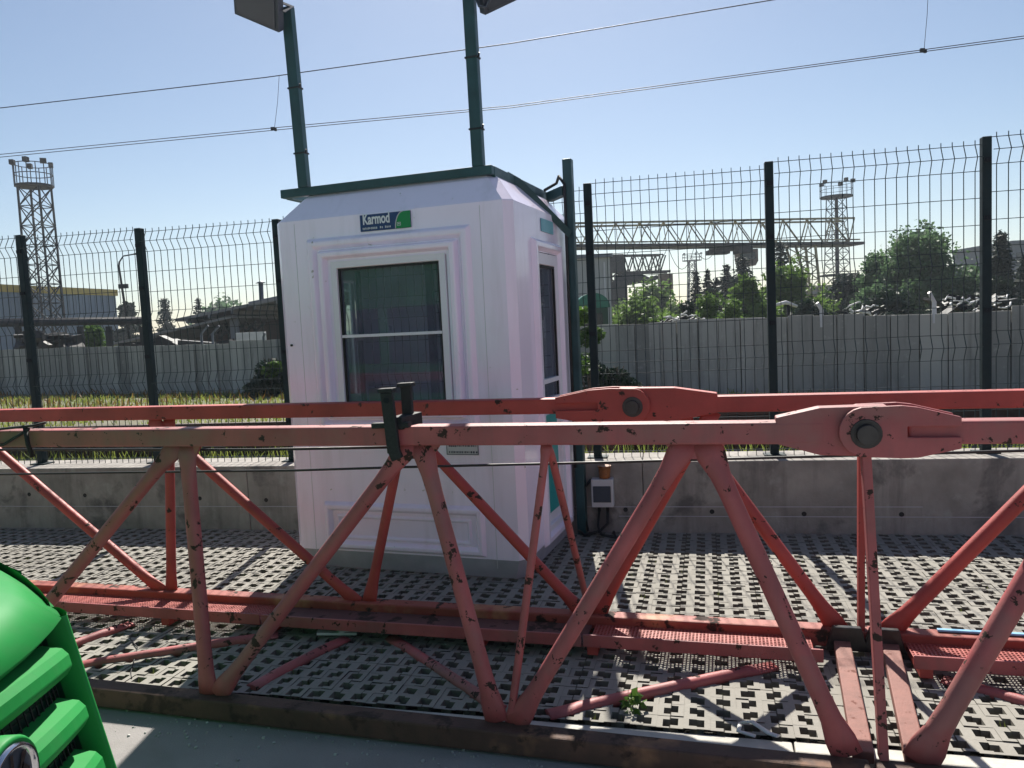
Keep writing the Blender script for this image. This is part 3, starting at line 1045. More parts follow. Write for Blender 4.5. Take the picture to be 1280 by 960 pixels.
s = MB(); s.sweep([(q[0] + .004, -.0125, q[1]) for q in arc], .003, 6); s.box((.101, -.0128, 2.197), (.024, .001, .003)); s.box((.101, -.0128, 2.215), (.024, .001, .003)); s.box((.09, -.0128, 2.206), (.003, .001, .02)); s.box((.112, -.0128, 2.206), (.003, .001, .02)); s.box((.101, -.0128, 2.207), (.010, .001, .007))
s.build('emblem_line', M['plastic'], sign)
# small printed plate under the window
s = MB(); s.box((.44, -.003, .815), (.215, .004, .082)); pt = s.build('data_plate', M['plastic'], booth)
s = MB()
for zz, hh in ((.838, .030), (.792, .014)):
    x = .35
    while x < .53:
        w = random.uniform(.004, .012)
        s.box((x + w / 2, -.0058, zz), (w, .001, hh * random.uniform(.7, 1)))
        x += w + random.uniform(.003, .008)
for a in ((.44, .778, .21, .004), (.44, .854, .21, .004)):
    s.box((a[0], -.0058, a[1]), (a[2], .001, a[3]))
for a in (.336, .544):
    s.box((a, -.0058, .816), (.004, .001, .078))
s.build('small_print', M['ink'], pt)
s = MB(); s.cyl((-.74, -.001, 1.49), (-.74, -.01, 1.49), .008, 8); s.build('bolt', M['rubber'], booth)
# carton on a shelf inside
desk = thing('desk', 'small shelf desk inside the booth behind the window', 'desk', BO, BA)
s = MB(); s.box((-.20, .36, .93), (.6, .4, .03)); s.build('desk_top', M['booth_in'], desk)
for x in (-.45, .08):
    s = MB(); s.box((x, .36, .515), (.03, .4, .80)); s.build('side_panel', M['booth_in'], desk)
s = MB(); s.box((-.25, .34, 1.06), (.16, .2, .22)); cb = s.build('cardboard_box', M['cardboard'], None, bevel=.003); cb.location = BO; cb.rotation_euler = (0, 0, BA)
tag(cb, 'brown carton standing behind the booth window corner', 'box')

# ------------------------------------------------------------------ green lamp frame over the booth
lf = thing('lamp_frame', 'dark green steel frame over the booth roof carrying two lamp posts', 'frame', BO, BA)
ZF = 2.494
fx0, fx1, fy0, fy1 = -.80, .645, .14, 1.25
b = MB(); b.bar((fx0 - .03, fy0, ZF), (fx1 + .03, fy0, ZF), .05, .055); b.build('front_beam', M['green'], lf, bevel=.004)
b = MB(); b.bar((fx1, fy0 + .03, ZF - .008), (fx1, fy1, ZF - .008), .06, .075); b.build('side_beam', M['green'], lf, bevel=.004)
b = MB(); b.bar((fx0, fy0 + .03, ZF - .003), (fx0, fy1, ZF - .003), .05, .055); b.build('side_beam', M['green'], lf, bevel=.004)
b = MB(); b.bar((fx0 - .03, fy1 + .03, ZF), (fx1 + .03, fy1 + .03, ZF), .05, .055); b.build('back_beam', M['green'], lf, bevel=.004)
def pole(x, y, ztop, lean, wdt=.072, d=.05):
    b = MB(); b.bar((x, y, ZF + .028), (x + lean, y, ztop), wdt, d, Vector((0, 1, 0)))
    o = b.build('lamp_post', M['green'], lf, bevel=.004)
    z = ZF + .25
    while z < ztop - .1:
        c = MB()
        c.sweep([(x + wdt / 2 + .008 + lean * (z - ZF) / (ztop - ZF), y - .01, z), (x + wdt / 2 + .014 + lean * (z - ZF) / (ztop - ZF), y - .02, z + .02)], .006, 6)
        c.box((x + lean * (z - ZF) / (ztop - ZF), y, z), (wdt + .010, d + .010, .010))
        c.build('cable_tie', M['cable'], o)
        z += .42
    return o
pole(-.655, fy0, 3.68, -.035)
pole(.585, fy0, 3.95, -.01)
bp = Vector((.468, wall_y(.468) - .045, 0))
lw_ = bp - BO
lx, ly = lw_.dot(BU), lw_.dot(Vector((-BU.y, BU.x, 0)))
b = MB(); b.bar((lx, ly, -.01), (lx, ly, 2.70), .065, .065, Vector((0, 1, 0))); b.build('ground_post', M['green'], lf, bevel=.004)
b = MB(); b.bar((fx1 + .06, fy1 - .02, ZF - .02), (lx - .03, ly - .005, ZF - .01), .05, .07); b.build('bracket', M['green'], lf, bevel=.004)
b = MB(); b.sweep([(fx1 - .01, fy0 + .36, ZF + .03), (fx1 + .05, fy0 + .42, ZF - .01), (lx + .01, ly - .05, 2.17)], [(.006, .035)] * 3, 4); b.build('strap', M['green'], lf)
b = MB(); b.sweep([(fx1 + .05, fy1 - .1, ZF + .02), (fx1 + .12, fy1 - .02, ZF + .075), (lx - .06, ly - .03, ZF + .09), (lx - .02, ly - .04, ZF + .03), (lx - .02, ly - .045, ZF - .5), (lx - .025, ly - .045, .5)], .011, 8); b.build('cable', M['cable'], lf)

def floodlight(label, loc, rx, rz, ry=0.):
    t = thing('floodlight', label, 'floodlight', loc, rz, 'floodlights over the booth')
    t.rotation_euler = (rx, ry, rz)
    b = MB()
    o_ = [(-.17, -.13), (.17, -.13), (.17, .11), (.14, .14), (-.14, .14), (-.17, .11)]
    b.prism(o_, .055, (0, 0, 0), Vector((1, 0, 0)), Vector((0, 0, 1)), Vector((0, 1, 0)))
    b.prism([(a * .72, c * .72) for a, c in o_], .03, (0, .055, 0), Vector((1, 0, 0)), Vector((0, 0, 1)), Vector((0, 1, 0)))
    for k in range(7):
        b.box((-.09 + k * .03, .094, 0), (.006, .03, .16))
    b.build('housing', M['lampgrey'], t, bevel=.004)
    b = MB(); b.box((0, -.004, 0), (.29, .006, .22)); b.build('lens', M['smoke'], t)
    b = MB(); b.sweep([(-.185, .03, 0), (-.185, .13, 0), (.185, .13, 0), (.185, .03, 0)], [(.018, .004)] * 4, 4); b.build('bracket', M['lampgrey'], t)
    return t
fo = BO + BU * -.70 + Vector((-BU.y, BU.x, 0)) * (fy0 - .10)
floodlight('grey floodlight tilted down on the left green lamp post', fo + Vector((-.125, -.04, 3.665)), R(38), R(-12), R(27))
fo2 = BO + BU * .60 + Vector((-BU.y, BU.x, 0)) * (fy0 - .02)
floodlight('grey floodlight cut by the top of the photo on the right green lamp post', fo2 + Vector((.20, -.02, 3.575)), R(35), R(25), R(-28))
b = MB(); b.sweep([fo2 + Vector((.02, -.03, 3.52)), fo2 + Vector((.045, -.035, 3.44)), fo2 + Vector((.085, -.035, 3.43)), fo2 + Vector((.12, -.03, 3.50)), fo2 + Vector((.13, -.03, 3.60))], .010, 8)
tag(b.build('cable_loop', M['lampgrey'], loc=tuple(fo2 + Vector((.05, 0, 3.43)))), 'looped supply cable hanging below the right floodlight', 'cable')

# ------------------------------------------------------------------ junction box and bits on the wall
def wpt(s, out, z):
    return WALL_O + WU * (s / math.cos(WALL_A)) - WV * out + Vector((0, 0, z))
jb = thing('junction_box', 'white junction box with smoked door on the concrete wall', 'electric box', wpt(.632, .05, .31), WALL_A)
b = MB(); b.box((0, 0, 0), (.158, .09, .205)); b.build('housing', M['plastic'], jb, bevel=.006)
b = MB(); b.box((-.002, -.049, -.005), (.128, .012, .118)); b.build('smoked_door', M['smoke'], jb, bevel=.003)
b = MB(); b.cyl((.03, 0, -.10), (.03, 0, -.14), .012, 8); b.cyl((-.03, 0, -.10), (-.03, 0, -.14), .012, 8); b.build('cable_gland', M['rubber'], jb)
t = thing('rusty_can', 'small rusty orange can above the junction box', 'can', wpt(.650, .055, .415))
b = MB()
pp = [(0, .0), (0, .003), (0, .02), (0, .07), (0, .085)]
b.sweep([wpt(.650, .055, .416 + q[1]) for q in pp], [.036, .040, .040, .044, .046], 14)
b.build('can_body', M['rust_can'], t, world=True)
b = MB(); b.sweep([wpt(.650, .055, .497), wpt(.650, .055, .507)], [.049, .049], 14); b.build('rim', M['rust_can'], t, world=True)
cp = thing('cable_bundle', 'black cables curling down from the junction box', 'cables', wpt(.6, .1, 0))
MB().sweep([wpt(.662, .05, .17), wpt(.66, .06, .08), wpt(.60, .09, .03), wpt(.5, .14, .015), wpt(.45, .06, .03)], .011, 7).build('supply_cable', M['cable'], cp, world=True)
MB().sweep([wpt(.602, .05, .17), wpt(.59, .07, .06), wpt(.62, .14, .02), wpt(.72, .18, .012), wpt(.70, .06, .02)], .010, 7).build('supply_cable', M['cable'], cp, world=True)
MB().sweep([wpt(.55, .03, .40), wpt(.50, .05, .34), wpt(.49, .05, .15), wpt(.52, .08, .03)], .010, 7).build('supply_cable', M['cable'], cp, world=True)

# ------------------------------------------------------------------ red lattice boom
TA = R(-15.6)
TU = Vector((math.cos(TA), math.sin(TA), 0)); TV = Vector((-math.sin(TA), math.cos(TA), 0))
TO = Vector((0, 2.905, 0))
boom = thing('lattice_boom', 'red lattice crane boom of pinned tube sections lying across the yard', 'crane boom', TO, TA)
DV = 1.03

def chord(u0, u1, v, z, m, w=.078, name='chord'):
    b = MB(); b.bar((u0, v, z), (u1, v, z), w, w); return b.build(name, m, boom, bevel=.008)
chord(-7, 1.10, .04, 1.143, M['boom']); chord(1.36, 5, .04, 1.141, M['boom'])
chord(-7, .175, DV, 1.138, M['boom_back']); chord(.55, 5.5, DV, 1.134, M['boom_back'])
for (a_, v0_, c_, v1_) in ((-7, .01, 1.215, -.102), (1.232, -.103, 5, -.19)):
    b = MB(); b.bar((a_, v0_, -.008), (c_, v1_, -.014), .086, .086); b.build('chord', M['rusted'], boom, bevel=.008)
RV, RZ = .915, .062
chord(-7, 1.27, RV, RZ, M['rear_chord'], .084); chord(1.345, 5.5, RV, RZ - .002, M['rear_chord'], .084)
def foot(u, z, v0=1.035, v1=RV):
    "move a node along the line of sight's ground track onto the rear chord"
    P = TO + TU * u + TV * v0
    t = (v1 + TO.dot(TV)) / P.dot(TV)
    return ((P * t - TO).dot(TU), v1, EYE - (EYE - z) * t)
def brace(p, q, r=.0305, m='boom', flat=1.5, name='brace', plane=V3((0, 1, 0)), e=.13):
    p, q = V3(p), V3(q)
    d = (q - p); L = d.length; d /= L
    e = min(e, L * .2)
    pts = [p, p + d * e * .45, p + d * e, p + d * e * 1.6, p + d * (L * .5), q - d * e * 1.6, q - d * e, q - d * e * .45, q]
    rr = [(r * flat, r * .45), (r * flat * .98, r * .5), (r * 1.12, r * .9), (r, r), (r, r), (r, r), (r * 1.12, r * .9), (r * flat * .98, r * .5), (r * flat, r * .45)]
    return MB().sweep(pts, rr, 14, normal=plane).build(name, M[m], boom)
# front side diagonals
vf = .045
vl = -.050
brace((-1.545, vf, 1.11), (-2.62, vl, .03)); brace((-1.505, vf, 1.11), (-1.42, vl, .03)); brace((-.445, vf, 1.11), (-1.372, vl, .03))
brace((-.40, vf, 1.11), (-.112, vl, .03), .032); brace((.635, vf, 1.11), (-.035, vl, .03), .032); brace((.70, vf, 1.11), (1.150, vl, .03), .034, flat=1.6)
brace((1.95, vf, 1.11), (1.375, vl, .03), .037, flat=1.65); brace((1.99, vf, 1.11), (2.62, vl, .03), .038)
brace((.113, vf, 1.10), (-.058, vl, .03), .0155, e=.05)
brace((-2.85, vf, 1.11), (-2.64, vl, .03)); brace((-3.9, vf, 1.11), (-2.9, vl, .03)); brace((-3.95, vf, 1.11), (-5, vl, .03)); brace((3.15, vf, 1.11), (2.65, vl, .03)); brace((3.2, vf, 1.11), (4, vl, .03))
# links at the pinned joint
b = MB(); b.bar((1.228, .02, 1.10), (1.263, -.05, .03), .030, .05, V3((0, 1, 0))); b.build('joint_link', M['boom'], boom, bevel=.004)
b = MB(); b.bar((1.37, DV - .02, 1.10), foot(1.362, .04), .028, .05, V3((0, 1, 0))); b.build('joint_link', M['boom_back'], boom, bevel=.004)
# rear side diagonals
vb = DV + .005
def rb(p, q, r=.028, **k): return brace((p[0], vb, p[1]), foot(*q), r, 'boom_back', **k)
rb((-3.98, 1.10), (-2.545, .035)); rb((-2.405, 1.10), (-2.492, .035), .027); rb((-2.53, 1.10), (-1.245, .035)); rb((-.885, 1.10), (-1.185, .035), .027)
rb((-.94, 1.10), (.05, .035)); rb((.715, 1.10), (.10, .035)); rb((.54, 1.10), (1.268, .035), .032); rb((2.38, 1.10), (1.47, .03), .034); rb((2.5, 1.10), (3.2, .03)); rb((3.9, 1.1), (3.25, .03)); rb((-4.1, 1.1), (-5.2, .03))
brace((.117, .06, 1.10), foot(.07, .05), .0155, 'boom', e=.05, plane=V3((1, 0, 0)))
# bottom diagonals and end frames
def bb_(p, q, r=.026, z=.0, m='boom', **k): return brace((p[0], p[1], z), (q[0], q[1], z + .01), r, m, plane=V3((0, 0, 1)), **k)
bb_((-2.62, .08), (-2.43, .63), .026); bb_((-2.38, .09), (-1.50, .62), .026); bb_((-1.30, .09), (-1.12, .63), .026); bb_((-.90, .70), (-.14, .08), .025); bb_((.06, .09), (.95, .66), .027); bb_((1.62, .66), (2.5, .09), .026)
for (a, c) in (((1.205, -.02, .010), (1.255, .87, .045)), ((1.372, -.02, .010), (1.455, .87, .045))):
    b = MB(); b.bar(a, c, .070, .045); b.build('cross_beam', M['pad_paint'], boom, bevel=.005)
for u in (1.275, 1.43):
    b = MB(); b.prism([(u - .09, -.03), (u + .09, -.03), (u + .06, .08), (u - .06, .08)], .03, (0, RV - .075, .05), V3((1, 0, 0)), V3((0, 0, 1)), V3((0, 1, 0))); b.build('gusset', M['steel_dark'], boom, bevel=.004)
# top gussets under the front chord nodes
for uc, hw in ((-1.52, .10), (-.42, .11), (.665, .115), (1.97, .11), (-2.87, .1)):
    b = MB(); b.prism([(uc - hw, 1.112), (uc - hw * .55, 1.045), (uc + hw * .55, 1.045), (uc + hw, 1.112)], .016, (0, .037, 0), V3((1, 0, 0)), V3((0, 0, 1)), V3((0, 1, 0))); b.build('gusset', M['boom'], boom, bevel=.003)

def connector(uc, zc, vfr, m, flip, thick, L0, L1):
    """clevis joint: two overlapping tapered plates with a pin"""
    def P(*pts): return [(uc + (-p[0] if flip else p[0]), zc + p[1]) for p in pts]
    def pr(b, pts, d, v0):
        pts = P(*pts)
        if flip: pts = pts[::-1]
        b.prism(pts, d, (0, v0, 0), V3((1, 0, 0)), V3((0, 0, 1)), V3((0, 1, 0)))
    # inner plate: extends to the negative side
    b = MB()
    pr(b, [(-L0, -.042), (-L0 * .5, -.082), (.07, -.086), (.07, .086), (-L0 * .5, .082), (-L0, .050)], thick * .62, vfr + .014)
    b.build('joint_plate', M[m], boom, bevel=.004)
    # outer plate with rounded nose over the pin and a slot at the chord end
    arc = [(-.085 * math.cos(R(a)), .085 * math.sin(R(a))) for a in range(-80, 81, 16)]
    b = MB()
    pts = [(.11, -.088), (L1 * .55, -.086), (L1, -.056), (L1, -.018), (L1 * .44, -.018), (L1 * .44, .018), (L1, .018), (L1, .048), (L1 * .55, .082), (.11, .088)]
    pts = pts + arc[::-1]
    pr(b, pts, .020, vfr - .012)
    b.build('joint_plate', M[m], boom, bevel=.003)
    b = MB(); pr(b, pts, .020, vfr + thick - .02)
    b.build('joint_plate', M[m], boom, bevel=.003)
    b = MB(); b.cyl((uc, vfr - .045, zc - .005), (uc, vfr + thick + .03, zc - .005), .034, 20); b.cyl((uc, vfr - .016, zc - .005), (uc, vfr - .012, zc - .005), .05, 20)
    b.build('pin', M['steel_dark'], boom, bevel=.005)
connector(1.226, 1.148, -.012, 'boom', False, .105, .285, .285)
connector(.335, 1.137, DV - .055, 'boom_back', True, .110, .40, .385)
# grating walkway beside the rear lower chord
def grating(u0, u1, parent):
    n = int((u1 - u0) / .0165)
    b = holed_slab(n, 13, .0165, .0185, .0100, .0125, .004, taper=1.)
    o = b.build('walkway_grating', M['pad_paint'] if False else M['grate'], parent, recalc=False)
    o.location = (u0, .630, .064)
    return o
M['grate'] = mat('red_expanded_grating', srgb(170, 84, 76), .6, var=.2, vscale=5, spots=(RUSTDARK, 7, .7, .04))
for (u0, u1) in ((-5, -1.62), (.13, 1.13), (1.52, 4.0)):
    grating(u0, u1, boom)
    b = MB(); b.bar((u0 - .02, .618, .088), (u1 + .02, .618, .088), .012, .058); b.build('walkway_edge', M['boom'], boom, bevel=.003)
b = MB(); b.box((-.75, .745, .060), (1.72, .24, .006)); b.build('walkway_plate', M['plate_dark'], boom)
b = MB(); b.bar((-1.59, .618, .086), (.10, .618, .086), .012, .058); b.build('walkway_edge', M['boom'], boom, bevel=.003)
b = MB()
for u in (-3.2, -2.2, -1.55, -.4, .15, 1.1, 1.55, 2.6):
    b = MB(); b.bar((u, .625, .036), (u, RV - .04, .036), .05, .04); b.build('walkway_bearer', M['boom_back'], boom, bevel=.003)

def tw(u, v, z): return TO + TU * u + TV * v + V3((0, 0, z))
# clamp over both top chords
cl = thing('rail_clamp', 'black iron clamp hooked over the front top chord before the booth window', 'clamp', tw(-.51, .03, 1.14), TA)
b = MB()
b.bar((.022, -.055, -.06), (.006, -.055, .180), .052, .02, V3((0, 1, 0))); b.bar((.036, -.055, -.085), (.022, -.055, -.05), .05, .018, V3((0, 1, 0))); b.bar((-.075, -.03, .047), (.085, -.03, .049), .035, .022); b.bar((.03, -.04, .055), (.06, .10, .06), .06, .05); b.build('clamp_body', M['black'], cl, bevel=.004)
b = MB(); b.bar((-.028, -.048, .188), (.036, -.048, .190), .045, .016); b.build('tee_head', M['black'], cl, bevel=.003)
b = MB(); b.bar((.012, .05, .200), (.076, .05, .202), .045, .016); b.bar((.046, .05, .04), (.044, .05, .200), .044, .024, V3((0, 1, 0))); b.build('tee_head', M['black'], cl, bevel=.003)
b = MB(); b.cyl((.008, -.070, .15), (.008, -.058, .15), .012, 10); b.build('bolt', M['grey_steel'], cl)
# loose straps over the left end
b = MB(); b.sweep([tw(-2.75, -.03, 1.16), tw(-2.5, -.02, 1.19), tw(-2.28, .0, 1.205), tw(-2.24, .03, 1.215)], [(.016, .006)] * 4, 6); b.sweep([tw(-2.32, -.012, 1.21), tw(-2.31, -.014, 1.12), tw(-2.30, -.004, 1.06)], [(.012, .004)] * 3, 6); b.sweep([tw(-2.7, -.02, 1.10), tw(-2.45, -.015, 1.12), tw(-2.3, -.01, 1.19)], .007, 6)
tag(b.build('strap', M['rubber'], loc=tuple(tw(-2.35, 0, 1.19))), 'black strap tied round the left end of the front top chord', 'strap')
# long thin cable strung through the boom
b = MB(); b.sweep([tw(-6, .3, .87), tw(-2.86, .3, .913), tw(-2.06, .3, .928), tw(-1.13, .3, .943), tw(-.61, .3, .96), tw(.31, .3, .984), tw(.96, .3, 1.004), tw(2.5, .3, 1.05), tw(4, .3, 1.09)], .0055, 6)
tag(b.build('cable', M['cable'], loc=tuple(tw(0, .3, .97))), 'thin black cable strung lengthwise through the red boom', 'cable')
b = MB(); b.sweep([tw(-6, .09, 1.085), tw(-1.2, .09, 1.075), tw(-.5, .09, 1.085)], .006, 6)  # thin black tube put in for the shadow line beneath the chord
tag(b.build('cable', M['cable'], loc=tuple(tw(-1, .09, 1.08))), 'short black shadow line under the front top chord left of the clamp', 'cable')
# wire tied round the left lower brace
b = MB()
for k in range(4):
    c = tw(-2.435 + k * -.012, .60 - k * .035, .005)
    b.sweep([c + V3((math.cos(a) * .022, math.sin(a) * .012, math.sin(a) * .030 + math.cos(a) * .01)) for a in [R(x) for x in range(0, 361, 40)]], .003, 5)
b.sweep([tw(-2.44, .58, -.01), tw(-2.15, .36, .01), tw(-1.98, .12, .0), tw(-1.93, .07, .0)], .003, 5)
tag(b.build('tie_wire', M['rubber'], loc=tuple(tw(-2.43, .6, 0))), 'thin dark wire wound round a lower brace near the green van', 'wire')
# scraps and a pale blue strip
b = MB(); b.box((0, 0, 0), (.20, .10, .012), Matrix.Rotation(R(6), 3, 'Y')); b.box((.05, -.03, .012), (.09, .04, .012), Matrix.Rotation(R(20), 3, 'Z'))
o = b.build('plastic_scrap', M['litter'], loc=(0, 0, 0)); o.location = tw(-1.20, .70, .02); o.rotation_euler = (0, 0, R(8))
tag(o, 'flat pale scrap piece lying under the boom below the booth', 'scrap')
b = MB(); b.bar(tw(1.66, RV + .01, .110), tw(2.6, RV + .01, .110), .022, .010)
tag(b.build('blue_strip', M['pale_blue'], loc=tuple(tw(2, DV, .05)), bevel=.003), 'pale blue strip along the rear lower chord at right', 'strip')  # flat pale blue bar along the chord top
b = MB(); b.sweep([tw(.80, .14, .012), tw(.84, .12, .03), tw(.90, .08, .012), tw(.93, .05, .02)], [(.012, .004)] * 4, 6); b.sweep([tw(.80, .14, .01), tw(.79, .07, .015), tw(.85, .05, .012)], [(.010, .004)] * 3, 6)
tag(b.build('paper_litter', M['litter'], loc=tuple(tw(.85, .1, .01))), 'crumpled white litter on the paver edge at right', 'litter')
b, t_ = MB(), []
wp = on_z(792, 893, -.02)
leaves(b, t_, wp + V3((0, 0, .05)), (.05, .05, .05), 60, .035, lo=.5, shell=.1)
wd = thing('weed_plant', 'small green weed growing between pavers under the boom', 'weed', wp)
b.build('leaf', M['ivy'], wd, world=True, tint=t_, recalc=False)

# ------------------------------------------------------------------ green van (nose to the right, left of the camera)
VC = 1.45                                      # centre line (world y)
van = thing('green_van', 'bright green van nose with chunky grille bars and round badge', 'van', (-3.6, VC, -.066))
def fx(y, z):
    "front skin: world x as a function of half-width offset and height"
    a = abs(y)
    sweep = -.075 * (a / .38) ** 2 if a < .38 else -.075 - .72 * (a - .38) - .5 * (a - .38) ** 2
    rake = (.93 - z) * .22
    return -1.06 + sweep + min(rake, .11)
def lip(y):                                    # hood lip height
    a = abs(y)
    return .934 - .010 * min(1, (a / .38) ** 2) - .06 * max(0, a - .38)
YS = [-.86, -.8, -.7, -.6, -.5, -.42, -.38, -.3, -.2, -.1, 0, .1, .2, .3, .38, .42, .5, .6, .7, .8, .86]
W_ = lambda y, x, z: V3((x, VC + y, z))
body = MB(); body.smooth = True
# hood
rows = []
for k in range(9):
    f = k / 8
    rows.append([W_(y * 1.0, fx(y, lip(y)) * (1 - f) + (-1.95) * f + (.0 if k else .012), lip(y) - (.018 if k == 0 else 0) + (.19 * f ** .8) * (1 - .35 * (abs(y) / .86) ** 3) + .022 * math.sin(f * math.pi) * (1 if abs(y) < .55 else .3)) for y in YS])
rows = [[r[0] + V3((0, -.016, -.09))] + r + [r[-1] + V3((0, .016, -.09))] for r in rows]
rows = [[p + V3((-.03, 0, -.03)) for p in rows[0]]] + rows
hood = MB(); hood.smooth = True; hood.grid(rows)
hood.build('hood', M['van'], van, world=True)
# fenders and the body behind, as lofted stations
def station(x, zt, yw, zb, crown=.06):
    pts = []
    for a in range(0, 13):
        t = a / 12
        if t < .3:
            pts.append((yw, zb + (zt * .72 - zb) * t / .3))
        else:
            u = (t - .3) / .7
            an = u * math.pi / 2
            e = .45
            pts.append((yw * max(0, math.cos(an)) ** e * (1 - .08 * u) if an < math.pi / 2 - 1e-3 else 0, zt * .72 + zt * .28 * math.sin(an) ** .8))
    full = pts + [(-p[0], p[1]) for p in pts[-2::-1]]
    return [V3((x, VC + p[0], p[1])) for p in full]
st = [station(-1.93, 1.13, .86, .22), station(-2.15, 1.55, .87, .22), station(-2.45, 2.05, .88, .22), station(-2.75, 2.32, .885, .22), station(-3.3, 2.42, .89, .22), station(-4.6, 2.45, .89, .22), station(-6.3, 2.43, .88, .22), station(-6.5, 2.36, .86, .26)]
body.grid(st)
body.face([len(body.v) - 25 + k for k in range(25)])
for sgn in (1, -1):
    R0 = []
    for k in range(8):
        f = k / 7
        x = fx(.86, .6) * (1 - f) + -1.95 * f
        R0.append([V3((x, VC + sgn * (.86 - .0 * f), z)) for z in (.22, .45, .7, lip(.86) - .01 + .19 * f ** .8 * .65)])
    body.grid(R0)
body.build('body', M['van'], van, world=True)
# front skin pieces: backing, mesh, frame strip, bars, headlights, bumper
bk = MB(); bk.grid([[W_(y, fx(y, z) - .075, z) for y in YS[5:16]] for z in (.44, .55, .66, .78, .90)]); bk.build('grille_recess', M['van_dark'], van, world=True)
gm = MB()
for k in range(20):
    z = .48 + k * .0215
    gm.sweep([W_(y, fx(y, z) - .046, z - .05 * (y / .38) ** 2) for y in (-.36, -.2, 0, .2, .36)], .0022, 4)
for k in range(26):
    y = -.36 + k * .0288
    gm.sweep([W_(y, fx(y, z) - .044, z - .05 * (y / .38) ** 2) for z in (.48, .6, .75, .90)], .0022, 4)
gm.build('grille_mesh', M['grille'], van, world=True)
def bar_sweep(zc, hh, name):
    b = MB()
    rows = []
    ys = [-.352, -.345] + [-.32 + .04 * k for k in range(17)] + [.345, .352]
    for y in ys:
        zz = zc - .042 * (y / .38) ** 2
        x = fx(y, zz)
        if abs(y) > .35:
            x -= .03
        pr = [(-.060, hh * .62), (-.008, hh * .50), (.006, hh * .30), (.012, -hh * .1), (-.004, -hh * .46), (-.060, -hh * .5)]
        rows.append([W_(y, x + a, zz + c) for a, c in pr])
    b.grid(rows)
    b.face(list(range(0, 6))); n = len(b.v); b.face(list(range(n - 6, n)))
    b.build(name, M['van'], van, world=True, bevel=.004)
bar_sweep(.845, .070, 'grille_bar'); bar_sweep(.715, .070, 'grille_bar'); bar_sweep(.585, .070, 'grille_bar')
for sgn in (1, -1):
    b = MB(); b.smooth = True
    prof = []
    for z in [.44 + .0585 * k for k in range(9)]:
        prof.append([W_(sgn * y, fx(y, z) + dx, z) for y, dx in ((.388, -.046), (.390, .012), (.398, .024), (.43, .028), (.455, .016), (.462, -.0), (.464, -.06))])
    b.grid(prof)
    b.build('grille_frame', M['van'], van, world=True)
    b = MB(); b.grid([[W_(sgn * .386, fx(.386, z) + dx, z) for dx in (-.085, -.044)] for z in (.44, .6, .75, .91)]); b.build('grille_liner', M['van_dark'], van, world=True)
    b = MB(); b.smooth = True
    b.grid([[W_(sgn * y, fx(y, z) + .0, z) for y in (.465, .52, .58, .66, .74, .82)] for z in (.47, .52, .58, .64, .66)])
    b.build('headlight', M['headlamp'], van, world=True)
    b = MB(); b.grid([[W_(sgn * y, fx(y, z) - .004, z) for y in (.46, .55, .66, .76, .86)] for z in (.66, .74, .82, .88, .925)]); b.build('wing_panel', M['van'], van, world=True)
b = MB(); b.smooth = True
b.grid([[W_(y, fx(y, .52) + dx, z) for y in YS] for z, dx in ((.47, -.03), (.445, .03), (.40, .05), (.32, .05), (.24, .02), (.14, -.06))])
b.build('bumper', M['van'], van, world=True)
# badge
def badge_pt(dy, dz, out): return W_(-.035 + dy, fx(.0, .74) + .022 + out, .738 + dz)
def disc(r0, r1, o0, o1, n=36):
    b = MB(); b.smooth = True
    A = [badge_pt(math.cos(2 * math.pi * k / n) * r0, math.sin(2 * math.pi * k / n) * r0, o0) for k in range(n + 1)]
    B = [badge_pt(math.cos(2 * math.pi * k / n) * r1, math.sin(2 * math.pi * k / n) * r1, o1) for k in range(n + 1)]
    b.grid([A, B]); return b
b = disc(.086, .086, -.03, .0); b.grid([[badge_pt(math.cos(2 * math.pi * k / 36) * r, math.sin(2 * math.pi * k / 36) * r, o) for k in range(37)] for r, o in ((.086, 0), (.080, .008), (.074, .004))]); bd = b.build('badge', M['van'], van, world=True)
b = MB(); b.smooth = True; b.grid([[badge_pt(math.cos(2 * math.pi * k / 36) * r, math.sin(2 * math.pi * k / 36) * r, o) for k in range(37)] for r, o in ((.075, .002), (.071, .014), (.065, .014), (.061, .004))]); b.build('badge_ring', M['chrome'], bd, world=True)
b = MB(); b.quad(*[badge_pt(math.cos(2 * math.pi * k / 36) * .062, math.sin(2 * math.pi * k / 36) * .062, .005) for k in range(36)]); b.build('badge_field', M['smoke'], bd, world=True)
b = MB()
for pts in ([(-.045, .045), (-.030, .045), (-.012, .0), (-.022, .0)], [(.045, .045), (.030, .045), (.012, .0), (.022, .0)], [(-.004, -.06), (.004, -.06), (.004, .055), (-.004, .055)], [(-.05, .005), (-.03, .025), (-.008, -.02), (-.02, -.05)]):
    b.quad(*[badge_pt(-p[0], p[1], .009) for p in pts])
b.build('badge_symbol', M['chrome'], bd, world=True)
